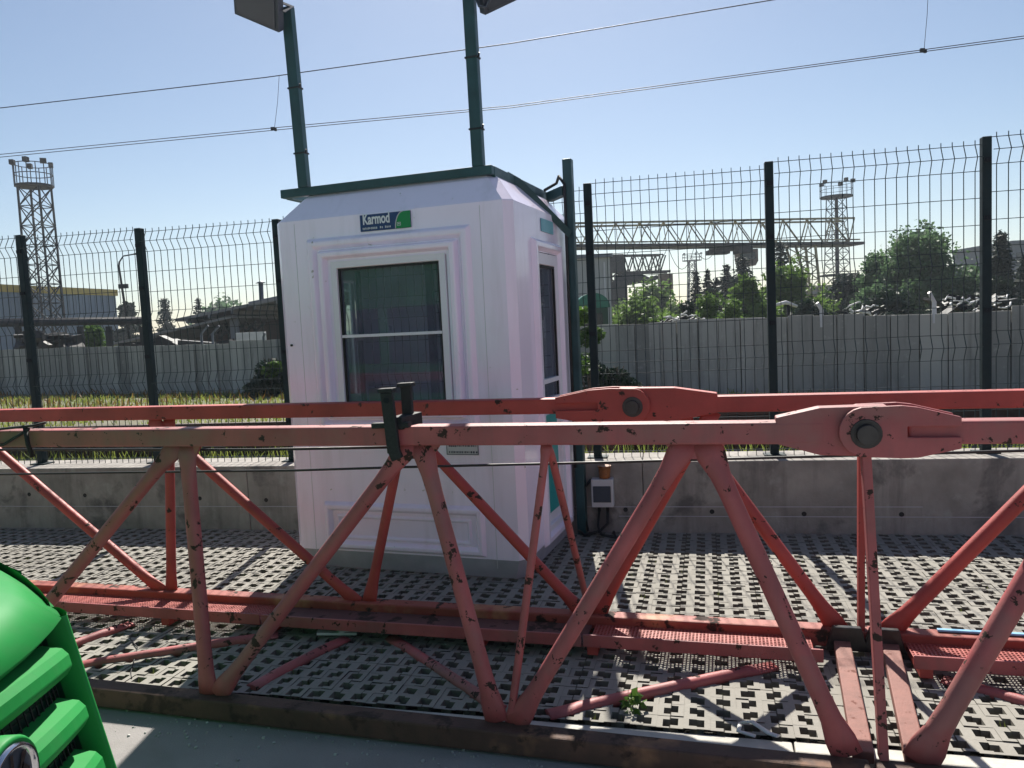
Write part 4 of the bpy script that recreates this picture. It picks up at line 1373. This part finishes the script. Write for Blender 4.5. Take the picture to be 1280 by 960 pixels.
# windscreen, side glass, wheels
b = MB(); b.grid([[W_(y * w_, x - .05 * (abs(y) > .5), z) for y in (-.62, -.52, -.3, 0, .3, .52, .62)] for x, z, w_ in ((-1.97, 1.22, 1.05), (-2.16, 1.60, .98), (-2.42, 2.0, .84))]); ws = b.build('windscreen', M['van_glass'], van, world=True)
for v in ws.data.vertices: v.co.x += .03
for sgn in (1, -1):
    for x0, x1, z0, z1 in ((-2.75, -3.55, 1.18, 1.80), (-3.72, -4.75, 1.18, 1.80), (-4.9, -6.2, 1.18, 1.80)):
        b = MB(); b.box(((x0 + x1) / 2, VC + sgn * .886, (z0 + z1) / 2), (abs(x1 - x0), .02, z1 - z0)); b.build('side_window', M['van_glass'], van, world=True, bevel=.006)
    for x in (-1.85, -5.2):
        b = MB(); b.cyl((x, VC + sgn * .62, .24), (x, VC + sgn * .84, .24), .34, 28); wh = b.build('wheel', M['tyre'], van, world=True, bevel=.02)
        b = MB(); b.cyl((x, VC + sgn * .76, .24), (x, VC + sgn * .85, .24), .2, 20); b.build('rim', M['plastic'], wh, world=True)

# ------------------------------------------------------------------ far things on the left
fr_ = at(147, 400, 70)
zt = at(147, 369, 70).z
fdir = V3((-.20, -1, 0)).normalized()               # long wall runs towards the camera
fout = V3((-fdir.y, fdir.x, 0)) * -1                # away from the yard
if fout.x > 0: fout = -fout
fb = thing('factory_hall', 'long grey factory hall with yellow eave band far left', 'building', (fr_.x, 70, .36))
def slab4(b, z0, z1, grow=0.):
    p0 = V3((fr_.x, 70, 0)) - fdir * grow - fout * grow
    p1 = V3((fr_.x, 70, 0)) + fdir * (45 + grow) - fout * grow
    q1, q0 = p1 + fout * 18, p0 + fout * 18
    i = len(b.v)
    b.v += [V3((p.x, p.y, z)) for z in (z0, z1) for p in (p0, p1, q1, q0)]
    for f in ((0, 3, 2, 1), (4, 5, 6, 7), (0, 1, 5, 4), (1, 2, 6, 5), (2, 3, 7, 6), (3, 0, 4, 7)): b.face([i + k for k in f])
    return b
slab4(MB(), .3, zt).build('wall', M['factory'], fb, world=True)
slab4(MB(), zt - .05, zt + .5, .15).build('eave_band', M['yellow'], fb, world=True)
b = MB()
for k in range(60):
    p = V3((fr_.x, 70, 0)) + fdir * (.4 + k * .74) - fout * .03
    b.box((p.x, p.y, zt / 2), (.08, .08, zt - .2))
b.build('cladding_rib', M['factory'], fb, world=True)

def lattice_tower(label, px, top, bot_px, Y, wtop, wbot, plat, cat='floodlight mast', rail=1.1, legr=.07, lamps=True, nseg=9, twist=0., core=0):
    T = at(px, top, Y)
    B = at(bot_px, 432, Y)
    zt = T.z
    zb = .36
    root = thing('floodlight_mast', label, cat, (B.x, Y, zb))
    root_b = V3((B.x, Y, zb))
    tilt = (T.x - B.x) / max(1, (zt - B.z))
    C = lambda z: V3((B.x, Y, 0))
    def corner(k, z):
        f = (z - zb) / (zt - zb)
        w = (wbot + (wtop - wbot) * f) / 2
        a = R(45 + 90 * k) + twist
        return V3((B.x + math.cos(a) * w * 1.414, Y + math.sin(a) * w * 1.414, z))
    b = MB()
    for k in range(4):
        b = MB(); b.bar(corner(k, zb), corner(k, zt), legr * 2, legr * 2); b.build('mast_leg', M['grey_steel'], root, world=True)
    b = MB()
    for s in range(nseg):
        z0, z1 = zb + (zt - zb) * s / nseg, zb + (zt - zb) * (s + 1) / nseg
        for k in range(4):
            b.bar(corner(k, z0), corner((k + 1) % 4, z1), legr, legr)
            b.bar(corner((k + 1) % 4, z0), corner(k, z1), legr, legr)
            b.bar(corner(k, z1), corner((k + 1) % 4, z1), legr, legr)
    b.build('lattice_bracing', M['grey_steel'], root, world=True)
    if core:
        b = MB(); b.cyl(V3((B.x, Y, zb)), V3((B.x, Y, zt)), core, 10); b.build('core_tube', M['grey_steel'], root, world=True)
        b = MB(); q_ = V3((B.x, Y, zb + (zt - zb) * .36)); b.box(q_, (2.9, 2.9, .18)); b.build('lower_platform', M['grey_steel'], root, world=True)
    b = MB()
    n = 14
    c = V3((B.x, Y, zt))
    ring_ = [c + V3((math.cos(2 * math.pi * k / n) * plat, math.sin(2 * math.pi * k / n) * plat, 0)) for k in range(n)]
    b.prism([(p.x - c.x, p.y - c.y) for p in ring_], .16, c, V3((1, 0, 0)), V3((0, 1, 0)), V3((0, 0, 1)))
    b.build('platform', M['grey_steel'], root, world=True)
    b = MB()
    for k in range(n):
        b.bar(ring_[k], ring_[k] + V3((0, 0, rail)), legr * .8, legr * .8)
    for zz in (rail, rail * .55):
        for k in range(n):
            b.bar(ring_[k] + V3((0, 0, zz)), ring_[(k + 1) % n] + V3((0, 0, zz)), legr * .9, legr * .9)
    b.build('railing', M['grey_steel'], root, world=True)
    if lamps:
        for k in (2, 5, 8, 11, 13):
            b = MB(); p = ring_[k] + V3((0, 0, rail + .12)); b.box(p, (.42, .3, .36), Matrix.Rotation(k, 3, 'Z')); b.build('floodlamp', M['grey_steel'], root, world=True)
    return root
lattice_tower('tall steel lattice floodlight mast with railed platform on the left', 46, 234, 62, 60, 1.6, 1.75, 1.3, rail=1.7, legr=.06)
lattice_tower('slender floodlight mast with round platform behind the gantry crane end', 1048, 247, 1048, 84, 1.4, 2.1, 1.65, rail=1.5, legr=.042, nseg=11, twist=.5, core=.17)
lattice_tower('tiny distant floodlight mast between the two cranes', 868, 326, 868, 190, 1.6, 2.6, 2.3, rail=1.6, legr=.12, nseg=6)

# street lamp
p0 = at(158, 430, 45); p1 = at(148, 327, 45); p2 = at(166, 318, 45)
sl_ = thing('street_lamp', 'thin street lamp with curved arm left of the shed', 'street lamp', (p0.x, 45, .36))
b = MB(); b.sweep([V3((p1.x + .35, 45, .36)), V3((p1.x, 45, p1.z - .25)), V3((p1.x + .06, 45, p1.z))], [.09, .055, .05], 8); b.build('pole', M['grey_steel'], sl_, world=True)
b = MB(); b.sweep([V3((p1.x + .06, 45, p1.z - .02)), V3((p1.x + .3, 45, p1.z + .3)), V3((p2.x, 45, p2.z))], .04, 8); b.build('arm', M['grey_steel'], sl_, world=True)
b = MB(); b.sweep([V3((p2.x - .05, 45, p2.z)), V3((p2.x + .2, 45, p2.z + .02)), V3((p2.x + .55, 45, p2.z - .02))], [(.05, .03), (.12, .06), (.06, .03)], 8); b.build('lamp_head', M['grey_steel'], sl_, world=True)
q = at(151, 358, 45)
b = MB(); b.box((q.x + .15, 45, q.z), (.5, .2, .25)); b.build('camera_box', M['grey_steel'], sl_, world=True)

# overhead pipe
pr_ = thing('pipeline', 'dark overhead pipe on posts above the left wall', 'pipe', (at(80, 420, 26).x, 26, .36))
a_, c_ = at(-40, 405, 26), at(182, 401, 27.5)
b = MB(); b.cyl(a_, c_, .125, 12); b.cyl(a_ + V3((0, .3, .10)), c_ + V3((0, .3, .08)), .07, 10); b.build('pipe', M['crane_dark'], pr_, world=True)
for px in (20, 98, 134, 176):
    q = at(px, 408, 26); b = MB(); b.bar((q.x, 26.1, .36), (q.x, 26.1, q.z), .16, .14); b.build('post', M['crane_dark'], pr_, world=True)
# clutter beneath it
t = thing('scrap_heap', 'grey scrap heap under the overhead pipe at left', 'scrap heap', (at(60, 430, 24).x, 24, .36))
b = MB()
random.seed(31)
for k in range(40):
    q = at(random.uniform(25, 110), random.uniform(418, 436), 24 + random.uniform(-.8, .8))
    b.box(q, (random.uniform(.1, .5), random.uniform(.1, .4), random.uniform(.05, .35)), Matrix.Rotation(random.uniform(0, 3), 3, 'Z') @ Matrix.Rotation(random.uniform(-.6, .6), 3, 'X'))
b.build('scrap_piece', M['scrap'], t, world=True)

# open shed with sloping roof
YS_ = 34
def S(px, py, dy=0): return at(px, py, YS_ + dy)
shed = thing('open_shed', 'open shed with long sloping sheet roof behind the left wall', 'shed', (S(260, 430).x, YS_ + 4, .36))
def slope_slab(pa, pb_, y0, y1, th, m, name, rib=0):
    A, B = V3((pa.x, 0, pa.z)), V3((pb_.x, 0, pb_.z))
    d = (B - A).normalized(); nrm = V3((-d.z, 0, d.x))
    b = MB()
    P = lambda p, y, o_: V3((p.x + nrm.x * o_, y, p.z + nrm.z * o_))
    pts = [P(A, y0, 0), P(B, y0, 0), P(B, y1, 0), P(A, y1, 0), P(A, y0, th), P(B, y0, th), P(B, y1, th), P(A, y1, th)]
    i = len(b.v); b.v += pts
    for f in ((0, 3, 2, 1), (4, 5, 6, 7), (0, 1, 5, 4), (1, 2, 6, 5), (2, 3, 7, 6), (3, 0, 4, 7)): b.face([i + k for k in f])
    if rib:
        L = (B - A).length
        n = int(L / rib)
        for k in range(n):
            p = A + d * (L * (k + .5) / n)
            b.bar(P(p, y0 - .02, -.09), P(p, y1, -.09), .10, .16)
    return b.build(name, m, shed, world=True)
slope_slab(S(150, 432), S(300, 397.5), YS_ - 1, YS_ + 9, .10, M['metal_roof'], 'lower_roof')
slope_slab(S(225, 402), S(420, 362), YS_ - .5, YS_ + 10, .12, M['metal_roof'], 'upper_roof', rib=.9)
slope_slab(S(283, 383), S(420, 355), YS_ + 3, YS_ + 5, .28, M['flat_grey'], 'ridge_vent')
zl = S(260, 436).z
b = MB()
A, B, C_, D = S(150, 436, 4), S(420, 436, 4), S(420, 375, 4), S(300, 403, 4)
b.prism([(A.x, .36), (B.x, .36), (C_.x, C_.z - .15), (D.x, D.z - .15), (A.x, A.z + .15)], .3, (0, YS_ + 6, 0), V3((1, 0, 0)), V3((0, 0, 1)), V3((0, 1, 0)))
b.build('wall', M['shed_wall'], shed, world=True)
b = MB()
for px in (292, 356, 400):
    q = S(px, 392)
    b = MB(); b.bar((q.x, YS_, .36), (q.x, YS_, q.z - .1), .30, .3); b.build('column', M['flat_grey'], shed, world=True)
for k in range(5):
    px = 262 + k * 12
    b = MB(); b.bar(S(px, 424, 1), S(px + 22, 402, 1), .10, .10); b.build('roof_strut', M['crane_dark'], shed, world=True)
    b = MB(); b.bar(S(px + 14, 424, 1), S(px + 4, 404, 1), .08, .08); b.build('roof_strut', M['crane_dark'], shed, world=True)
q, q2 = S(327, 381, 4), S(326, 354, 4)
b = MB(); b.cyl(q - V3((0, 0, .3)), q2, .11, 12); b.cyl(q2, q2 + V3((0, 0, .08)), .26, 12, .1); b.build('chimney', M['lampgrey'], shed, world=True)
q = S(314, 422, -8)
o = MB().box((0, 0, 0), (1.0, .08, .36)).build('white_panel', M['scrap_white'], bevel=.01); o.location = q
pn = tag(o, 'pale white panel board in front of the shed, over the wall', 'panel')
for lx_ in (-.35, .35):
    b = MB(); b.bar((lx_, .06, -.17), (lx_, .06, -1.6), .06, .06); b.build('leg', M['grey_steel'], pn)
b = MB()
a1, a2 = S(240, 433, -6), S(170, 433, -6)
t = thing('rubble_heap', 'low dusty rubble heap in front of the shed', 'rubble', (a1.x, YS_ - 6, .36))
for k in range(22):
    q = at(random.uniform(165, 300), random.uniform(429, 440), YS_ - 6 + random.uniform(-1, 1))
    b.box(q, (random.uniform(.3, 1.2), .5, random.uniform(.1, .4)), Matrix.Rotation(random.uniform(-.5, .5), 3, 'Y'))
b.build('rubble_piece', M['scrap'], t, world=True)

# bent wire brackets along the far wall
def wall_at(px):
    for q in range(len(far_pts) - 1):
        A, B = V3((*far_pts[q], 0)), V3((*far_pts[q + 1], 0))
        for k in range(60):
            f = k / 60
            P = A + (B - A) * f
            c = V3((P.x, P.y, 1.4)) - V3((0, 0, EYE))
            X = 640 + F_PX * c.dot(AX_X) / c.dot(AX_Z)
            if X >= px: return P
    return P
def bracket(px, bend_dx, label, m='plastic', h=.24):
    P = wall_at(px)
    t = thing('wire_bracket', label, 'bracket', (P.x, P.y, 1.38), 0, 'bent brackets on the concrete wall')
    b = MB(); b.bar((P.x, P.y - .07, 1.30), (P.x, P.y - .07, 1.40 + h * .6), .045, .03, V3((0, 1, 0))); b.bar((P.x, P.y - .07, 1.40 + h * .58), (P.x + bend_dx, P.y - .10, 1.40 + h), .04, .03, V3((0, 1, 0)))
    b.build('bracket_arm', M[m], t, world=True)
bracket(253, .18, 'left bent bracket on the wall before the shed', 'flat_grey', .42)
bracket(266, .17, 'bent bracket on the wall nearer to the white panel', 'flat_grey', .40)
bracket(1021, -.07, 'white bent bracket on the wall below the gantry leg', 'plastic', .24)
bracket(1163, -.08, 'white leaning bracket on the wall left of the scrap pile', 'plastic', .30)
bracket(330, .05, 'small bent bracket on the wall at the booth side', 'flat_grey', .2)

# ------------------------------------------------------------------ far things on the right
# gantry crane
gc = thing('gantry_crane', 'long lattice gantry crane beam on splayed legs above the trees', 'gantry crane', (at(1015, 380, 64).x, 64, .36))
def G(px, py):
    Y = 56 + (px - 640) * .0165
    return at(px, py, Y)
TL, TR, BL, BR = (560, 282), (1068, 272.5), (560, 309), (1076, 304)
def lerp(a, c, f): return (a[0] + (c[0] - a[0]) * f, a[1] + (c[1] - a[1]) * f)
NB = 17
dep = V3((0, 2.0, 0))
b = MB()
for off in (V3(), dep):
    b = MB(); b.bar(G(*TL) + off, G(*TR) + off, .14, .14); b.build('chord', M['crane_steel'], gc, world=True)
    b = MB(); b.bar(G(*lerp(TL, BL, .85)) + off, G(*lerp(TR, BR, .85)) + off, .10, .10); b.build('chord', M['crane_steel'], gc, world=True)
b = MB()
b.bar(G(*BL) + dep * .5, G(*BR) + dep * .5, 2.3, .22); b.build('runway_girder', M['crane_dark'], gc, world=True)
b = MB()
for k in range(NB):
    f0, f1, fm = k / NB, (k + 1) / NB, (k + .5) / NB
    for off in (V3(), dep):
        if off is dep: f0, f1, fm = f0 + .5 / NB, min(1, f1 + .5 / NB), min(1, fm + .5 / NB)
        t0, t1 = G(*lerp(TL, TR, f0)) + off, G(*lerp(TL, TR, f1)) + off
        c0, c1 = G(*lerp(BL, BR, f0)) + off, G(*lerp(BL, BR, f1)) + off
        cm = G(*lerp(BL, BR, fm)) + off
        w_ = .075 if off is not dep else .06
        b.bar(t0, cm, w_, w_); b.bar(t1, cm, w_, w_)
        if off is not dep: b.bar(t0, c0, .04, .04)
    b.bar(G(*lerp(TL, TR, f0)), G(*lerp(TL, TR, f0)) + dep, .05, .05)
b.build('lattice_web', M['crane_steel'], gc, world=True)
for (ua, ub) in (((994, 305), (1022, 368)), ((1019, 305), (1030, 380))):
    pass
b = MB()
LA, LB = [G(994, 306), G(1019, 306)], [G(1018, 392), G(1028, 392)]
for off in (V3(), dep):
    b.bar(LA[0].lerp(LB[0], .5), LA[0].lerp(LB[0], .5) + dep, .06, .06)
    for s in range(2):
        c = MB(); c.bar(LA[s] + off, LB[s] + off, .15, .15); c.build('leg', M['crane_steel'], gc, world=True)
    for k in range(6):
        f0, f1 = k / 6, (k + 1) / 6
        b.bar(LA[0].lerp(LB[0], f0) + off, LA[1].lerp(LB[1], f1) + off, .07, .07)
        b.bar(LA[1].lerp(LB[1], f0) + off, LA[0].lerp(LB[0], f1) + off, .07, .07)
        b.bar(LA[0].lerp(LB[0], f0) + off, LA[1].lerp(LB[1], f0) + off, .06, .06)
b.build('leg_bracing', M['crane_steel'], gc, world=True)
LA, LB = [G(575, 309), G(600, 309)], [G(590, 412), G(600, 412)]
b = MB()
for off in (V3(), dep):
    b.bar(LA[0], LA[0] + dep, .07, .07)
    for s in range(2): c = MB(); c.bar(LA[s] + off, LB[s] + off, .15, .15); c.build('leg', M['crane_steel'], gc, world=True)
    for k in range(6):
        f0, f1 = k / 6, (k + 1) / 6
        b.bar(LA[0].lerp(LB[0], f0) + off, LA[1].lerp(LB[1], f1) + off, .07, .07)
b.build('leg_bracing', M['crane_steel'], gc, world=True)
b = MB(); a = G(920, 310); b.box(a + V3((-.3, .8, .1)), (2.8, 1.6, .45)); b.box(a + V3((-1.2, .8, -.2)), (1.6, 1.2, .35)); b.box(a + V3((.7, .6, -.15)), (1.1, 1.6, .5)); b.build('trolley', M['crane_dark'], gc, world=True)
b = MB(); a = G(936, 320)
b.prism([(-.75, .55), (-.65, -.5), (-.25, -.75), (.55, -.75), (.75, -.4), (.75, .55)], 1.5, a + V3((0, 0, 0)), V3((1, 0, 0)), V3((0, 0, 1)), V3((0, 1, 0)))
cab = b.build('cabin', M['cab_brown'], gc, world=True, bevel=.05)
b = MB(); b.box(a + V3((-.05, -.015, .02)), (1.1, .03, .55)); b.build('window', M['win_dark'], cab, world=True)
for x0, x1, dz in ((742, 790, 20), (790, 835, 26), (835, 868, 28), (868, 896, 16)):
    P0, P1 = G(x0, 308), G(x1, 308)
    b = MB(); b.sweep([P0.lerp(P1, f) - V3((0, 0, dz * .062 * (1 - (2 * f - 1) ** 2))) for f in [i / 8 for i in range(9)]], .022, 5); b.build('festoon_cable', M['cable'], gc, world=True)

# smaller yard crane
def Y2(px, py, dy=0): return at(px, py, 74 + dy)
yc = thing('yard_crane', 'small dark yard crane with lattice jib behind the pale building', 'crane', (Y2(775, 400).x, 74, .36))
b = MB()
for px in (763, 779):
    b = MB(); b.bar(V3((Y2(px, 400).x, 74, .36)), Y2(px, 322), .35, .35); b.build('mast_leg', M['crane_dark'], yc, world=True)
b = MB()
for k in range(6):
    z0, z1 = 400 - k * 13, 387 - k * 13
    b.bar(Y2(763, z0), Y2(779, z1), .14, .14); b.bar(Y2(779, z0), Y2(763, z1), .14, .14)
b.build('mast_bracing', M['crane_dark'], yc, world=True)
b = MB()
dep2 = V3((0, 1.6, 0))
for off in (V3(), dep2):
    b.bar(Y2(778, 319) + off, Y2(829, 318) + off, .12, .12); b.bar(Y2(775, 341) + off, Y2(838, 339) + off, .22, .22)
    for k in range(4):
        x0 = 780 + k * 13
        b.bar(Y2(x0, 319) + off, Y2(x0 + 6.5, 340) + off, .11, .11); b.bar(Y2(x0 + 13, 319) + off, Y2(x0 + 6.5, 340) + off, .11, .11)
    b.bar(Y2(829, 318) + off, Y2(822, 340) + off, .11, .11)
b.build('lattice_jib', M['crane_dark'], yc, world=True)
b = MB(); b.sweep([Y2(768, 350), Y2(785, 350), Y2(800, 348), Y2(812, 351), Y2(822, 346)], [(.3, .5), (.35, .55), (.3, .5), (.22, .35), (.15, .2)], 8); b.build('curved_arm', M['crane_dark'], yc, world=True)
b = MB(); b.box(Y2(833, 352) + V3((0, .5, 0)), (1.2, 1.4, 1.5)); b.box(Y2(835, 363) + V3((0, .5, 0)), (.7, 1.0, .7)); b.build('cabin', M['cab_brown'], yc, world=True, bevel=.05)
b = MB(); b.box(Y2(768, 330), (1.6, 1.6, 1.7)); b.box(Y2(772, 372), (1.7, 1.6, 3.0)); b.build('machinery_house', M['crane_dark'], yc, world=True, bevel=.05)

# pale building and green kiosk right of the booth
pbd = thing('pale_building', 'plain pale grey building with dark roof edge right of the booth', 'building', (at(740, 400, 30).x, 33, .36))
x0, x1, zt = at(640, 400, 30).x, at(765, 400, 30).x, at(745, 322, 30).z
b = MB(); b.box(((x0 + x1) / 2, 33, zt / 2), (x1 - x0, 6, zt)); b.build('wall', M['pale_wall'], pbd, world=True)
b = MB(); b.box(((x0 + x1) / 2, 33, zt + .06), (x1 - x0 + .2, 6.3, .14)); b.build('roof', M['flat_grey'], pbd, world=True)
b = MB(); q = at(757, 375, 29.95); b.box((q.x, 29.97, q.z), (.06, .08, 2.9)); b.build('downpipe', M['plastic'], pbd, world=True)
ks = thing('green_kiosk', 'green kiosk with domed roof beside the pale building', 'kiosk', (at(742, 400, 18).x, 18, .36))
cx_ = at(740, 385, 18)
zt = at(742, 385, 18).z
hw = .33
b = MB(); b.smooth = True
b.grid([[V3((cx_.x + math.cos(a) * hw * 1.15, 18 - .35 + yy, zt + math.sin(a) * .34)) for a in [R(d) for d in range(0, 181, 12)]] for yy in (0, .8)])
b.smooth = False
b.face(list(range(0, 16))); b.face(list(range(16, 32)))
b.build('domed_roof', M['dome_green'], ks, world=True)
b = MB(); b.box((cx_.x, 18.05, zt / 2 + .15), (hw * 2, .7, zt - .32)); b.build('wall', M['van_dark'], ks, world=True)
b = MB(); b.box((cx_.x, 17.69, zt - .35), (.4, .02, .45)); b.build('window', M['win_dark'], ks, world=True)

# grey block at the right edge
gb = thing('apartment_block', 'grey apartment block behind the spruce at the right edge', 'building', (at(1300, 380, 75).x, 80, .36))
x0, x1, zt = at(1266, 340, 75).x, at(1420, 340, 75).x, at(1265, 305, 75).z
b = MB(); b.box(((x0 + x1) / 2, 80, zt / 2), (x1 - x0, 10, zt)); b.build('wall', M['flat_grey'], gb, world=True)
b = MB(); b.box(((x0 + x1) / 2, 80, zt + .15), (x1 - x0 + .6, 10.6, .3)); b.build('roof', M['flat_grey'], gb, world=True)
for fl_ in range(3):
    for k in range(4):
        b = MB(); b.box((x0 + 1.0 + k * 2.4, 74.97, zt - 1.4 - fl_ * 1.9), (1.3, .1, 1.1)); b.build('window', M['win_dark'], gb, world=True)
# far roof between crane leg and mast
q = at(1045, 362, 95)
fr = thing('distant_shed', 'distant low shed with brownish roof under the crane end', 'shed', (q.x, 98, .36))
b = MB(); b.box((q.x, 98, q.z / 2 - .2), (9.5, 6, q.z - .4)); b.build('wall', M['shed_wall'], fr, world=True)
b = MB(); b.prism([(-5.2, 0), (5.2, 0), (4.6, .9), (-4.6, .9)], 7, (q.x, 94.5, q.z - .4), V3((1, 0, 0)), V3((0, 0, 1)), V3((0, 1, 0))); b.build('roof', M['metal_roof'], fr, world=True)

# scrap pile with torn wrapping behind the right wall
def scrap(label, x0, x1, y0, y1, Y, n, nw, seed):
    random.seed(seed)
    c = at((x0 + x1) / 2, y1, Y)
    t = thing('scrap_heap', label, 'scrap heap', (c.x, Y, .36))
    b = MB()
    for k in range(n):
        px = random.uniform(x0, x1)
        q = at(px, random.uniform(y0 + 4, y1 + 14), Y + random.uniform(0, 1.2))
        b.box(q, (random.uniform(.06, .34), random.uniform(.06, .3), random.uniform(.02, .09)), Matrix.Rotation(random.uniform(-.8, .8), 3, 'Y') @ Matrix.Rotation(random.uniform(0, 3), 3, 'Z'))
    b.build('scrap_piece', M['scrap'], t, world=True)
    b = MB()
    for k in range(nw):
        px, py = random.uniform(x0, x1), random.uniform(y0, y1)
        q = at(px, py, Y - .1)
        pts = [q]
        for s in range(4):
            pts.append(pts[-1] + V3((random.uniform(.02, .12), random.uniform(-.05, .05), random.uniform(-.06, .06))))
        b.sweep(pts, [(random.uniform(.005, .03), random.uniform(.006, .02)) for _ in pts], 6)
    b.build('torn_wrapping', M['scrap_white'], t, world=True)
scrap('dark scrap pile with torn white wrapping over the right wall', 1158, 1268, 368, 390, 12.5, 45, 12, 3)
scrap('pale rubble pile over the wall below the yard crane', 826, 866, 394, 408, 17, 20, 12, 4)
scrap('low row of whitish rubble on the wall top right of the fence post', 1055, 1120, 385, 392, 13.5, 12, 6, 6)
q0, q1, q2 = at(970, 381, 15), at(982, 378, 15), at(996, 383, 15)
wc = thing('bent_pipe', 'white bent pipe end sticking up behind the wall below the bright tree', 'pipe', (q1.x, 15, .36))
b = MB(); b.sweep([q0, q1, q2], [(.03, .03), (.05, .04), (.05, .03)], 8); b.build('pipe_head', M['scrap_white'], wc, world=True)
b = MB(); b.cyl((q1.x + .05, 15, .36), q1 + V3((.05, 0, 0)), .03, 8); b.build('pole', M['grey_steel'], wc, world=True)

# ------------------------------------------------------------------ thin haze in the air
hm = bpy.data.materials.new('haze')
hm.use_nodes = True
ht = hm.node_tree
ht.nodes.remove(ht.nodes['Principled BSDF'])
pv = ht.nodes.new('ShaderNodeVolumePrincipled')
pv.inputs['Color'].default_value = (.82, .90, 1, 1)
pv.inputs['Density'].default_value = .00065
pv.inputs['Anisotropy'].default_value = .35
ht.links.new(pv.outputs[0], ht.nodes['Material Output'].inputs['Volume'])
b = MB(); b.box((0, 110, 12), (900, 420, 26.4))
tag(b.build('haze', hm), kind='stuff')

# ------------------------------------------------------------------ light
SUN_AZ, SUN_EL = R(2.5), R(45.5)
world = bpy.data.worlds.new('World')
SC.world = world
world.use_nodes = True
wn = world.node_tree
sky = wn.nodes.new('ShaderNodeTexSky')
sky.sky_type = 'NISHITA'
sky.sun_disc = False
sky.sun_elevation = SUN_EL
sky.sun_rotation = SUN_AZ
sky.altitude = 300
sky.air_density = 1.0
sky.dust_density = .65
sky.ozone_density = 1.5
bg = wn.nodes['Background']
bg.inputs['Strength'].default_value = .0555
wn.links.new(sky.outputs[0], bg.inputs[0])
sd = bpy.data.lights.new('sun', 'SUN')
sd.energy = 5.0
sd.angle = R(.53)
sd.color = (1., .95, .86)
so = bpy.data.objects.new('sun', sd)
COL.objects.link(so)
sv = V3((math.sin(SUN_AZ) * math.cos(SUN_EL), math.cos(SUN_AZ) * math.cos(SUN_EL), math.sin(SUN_EL)))
so.rotation_euler = sv.to_track_quat('Z', 'Y').to_euler()
SC.view_settings.view_transform = 'Standard'
SC.view_settings.look = 'None'
SC.view_settings.exposure = 0.87
SC.view_settings.gamma = 1.0
SC.cycles.max_bounces = 8
SC.cycles.transparent_max_bounces = 12
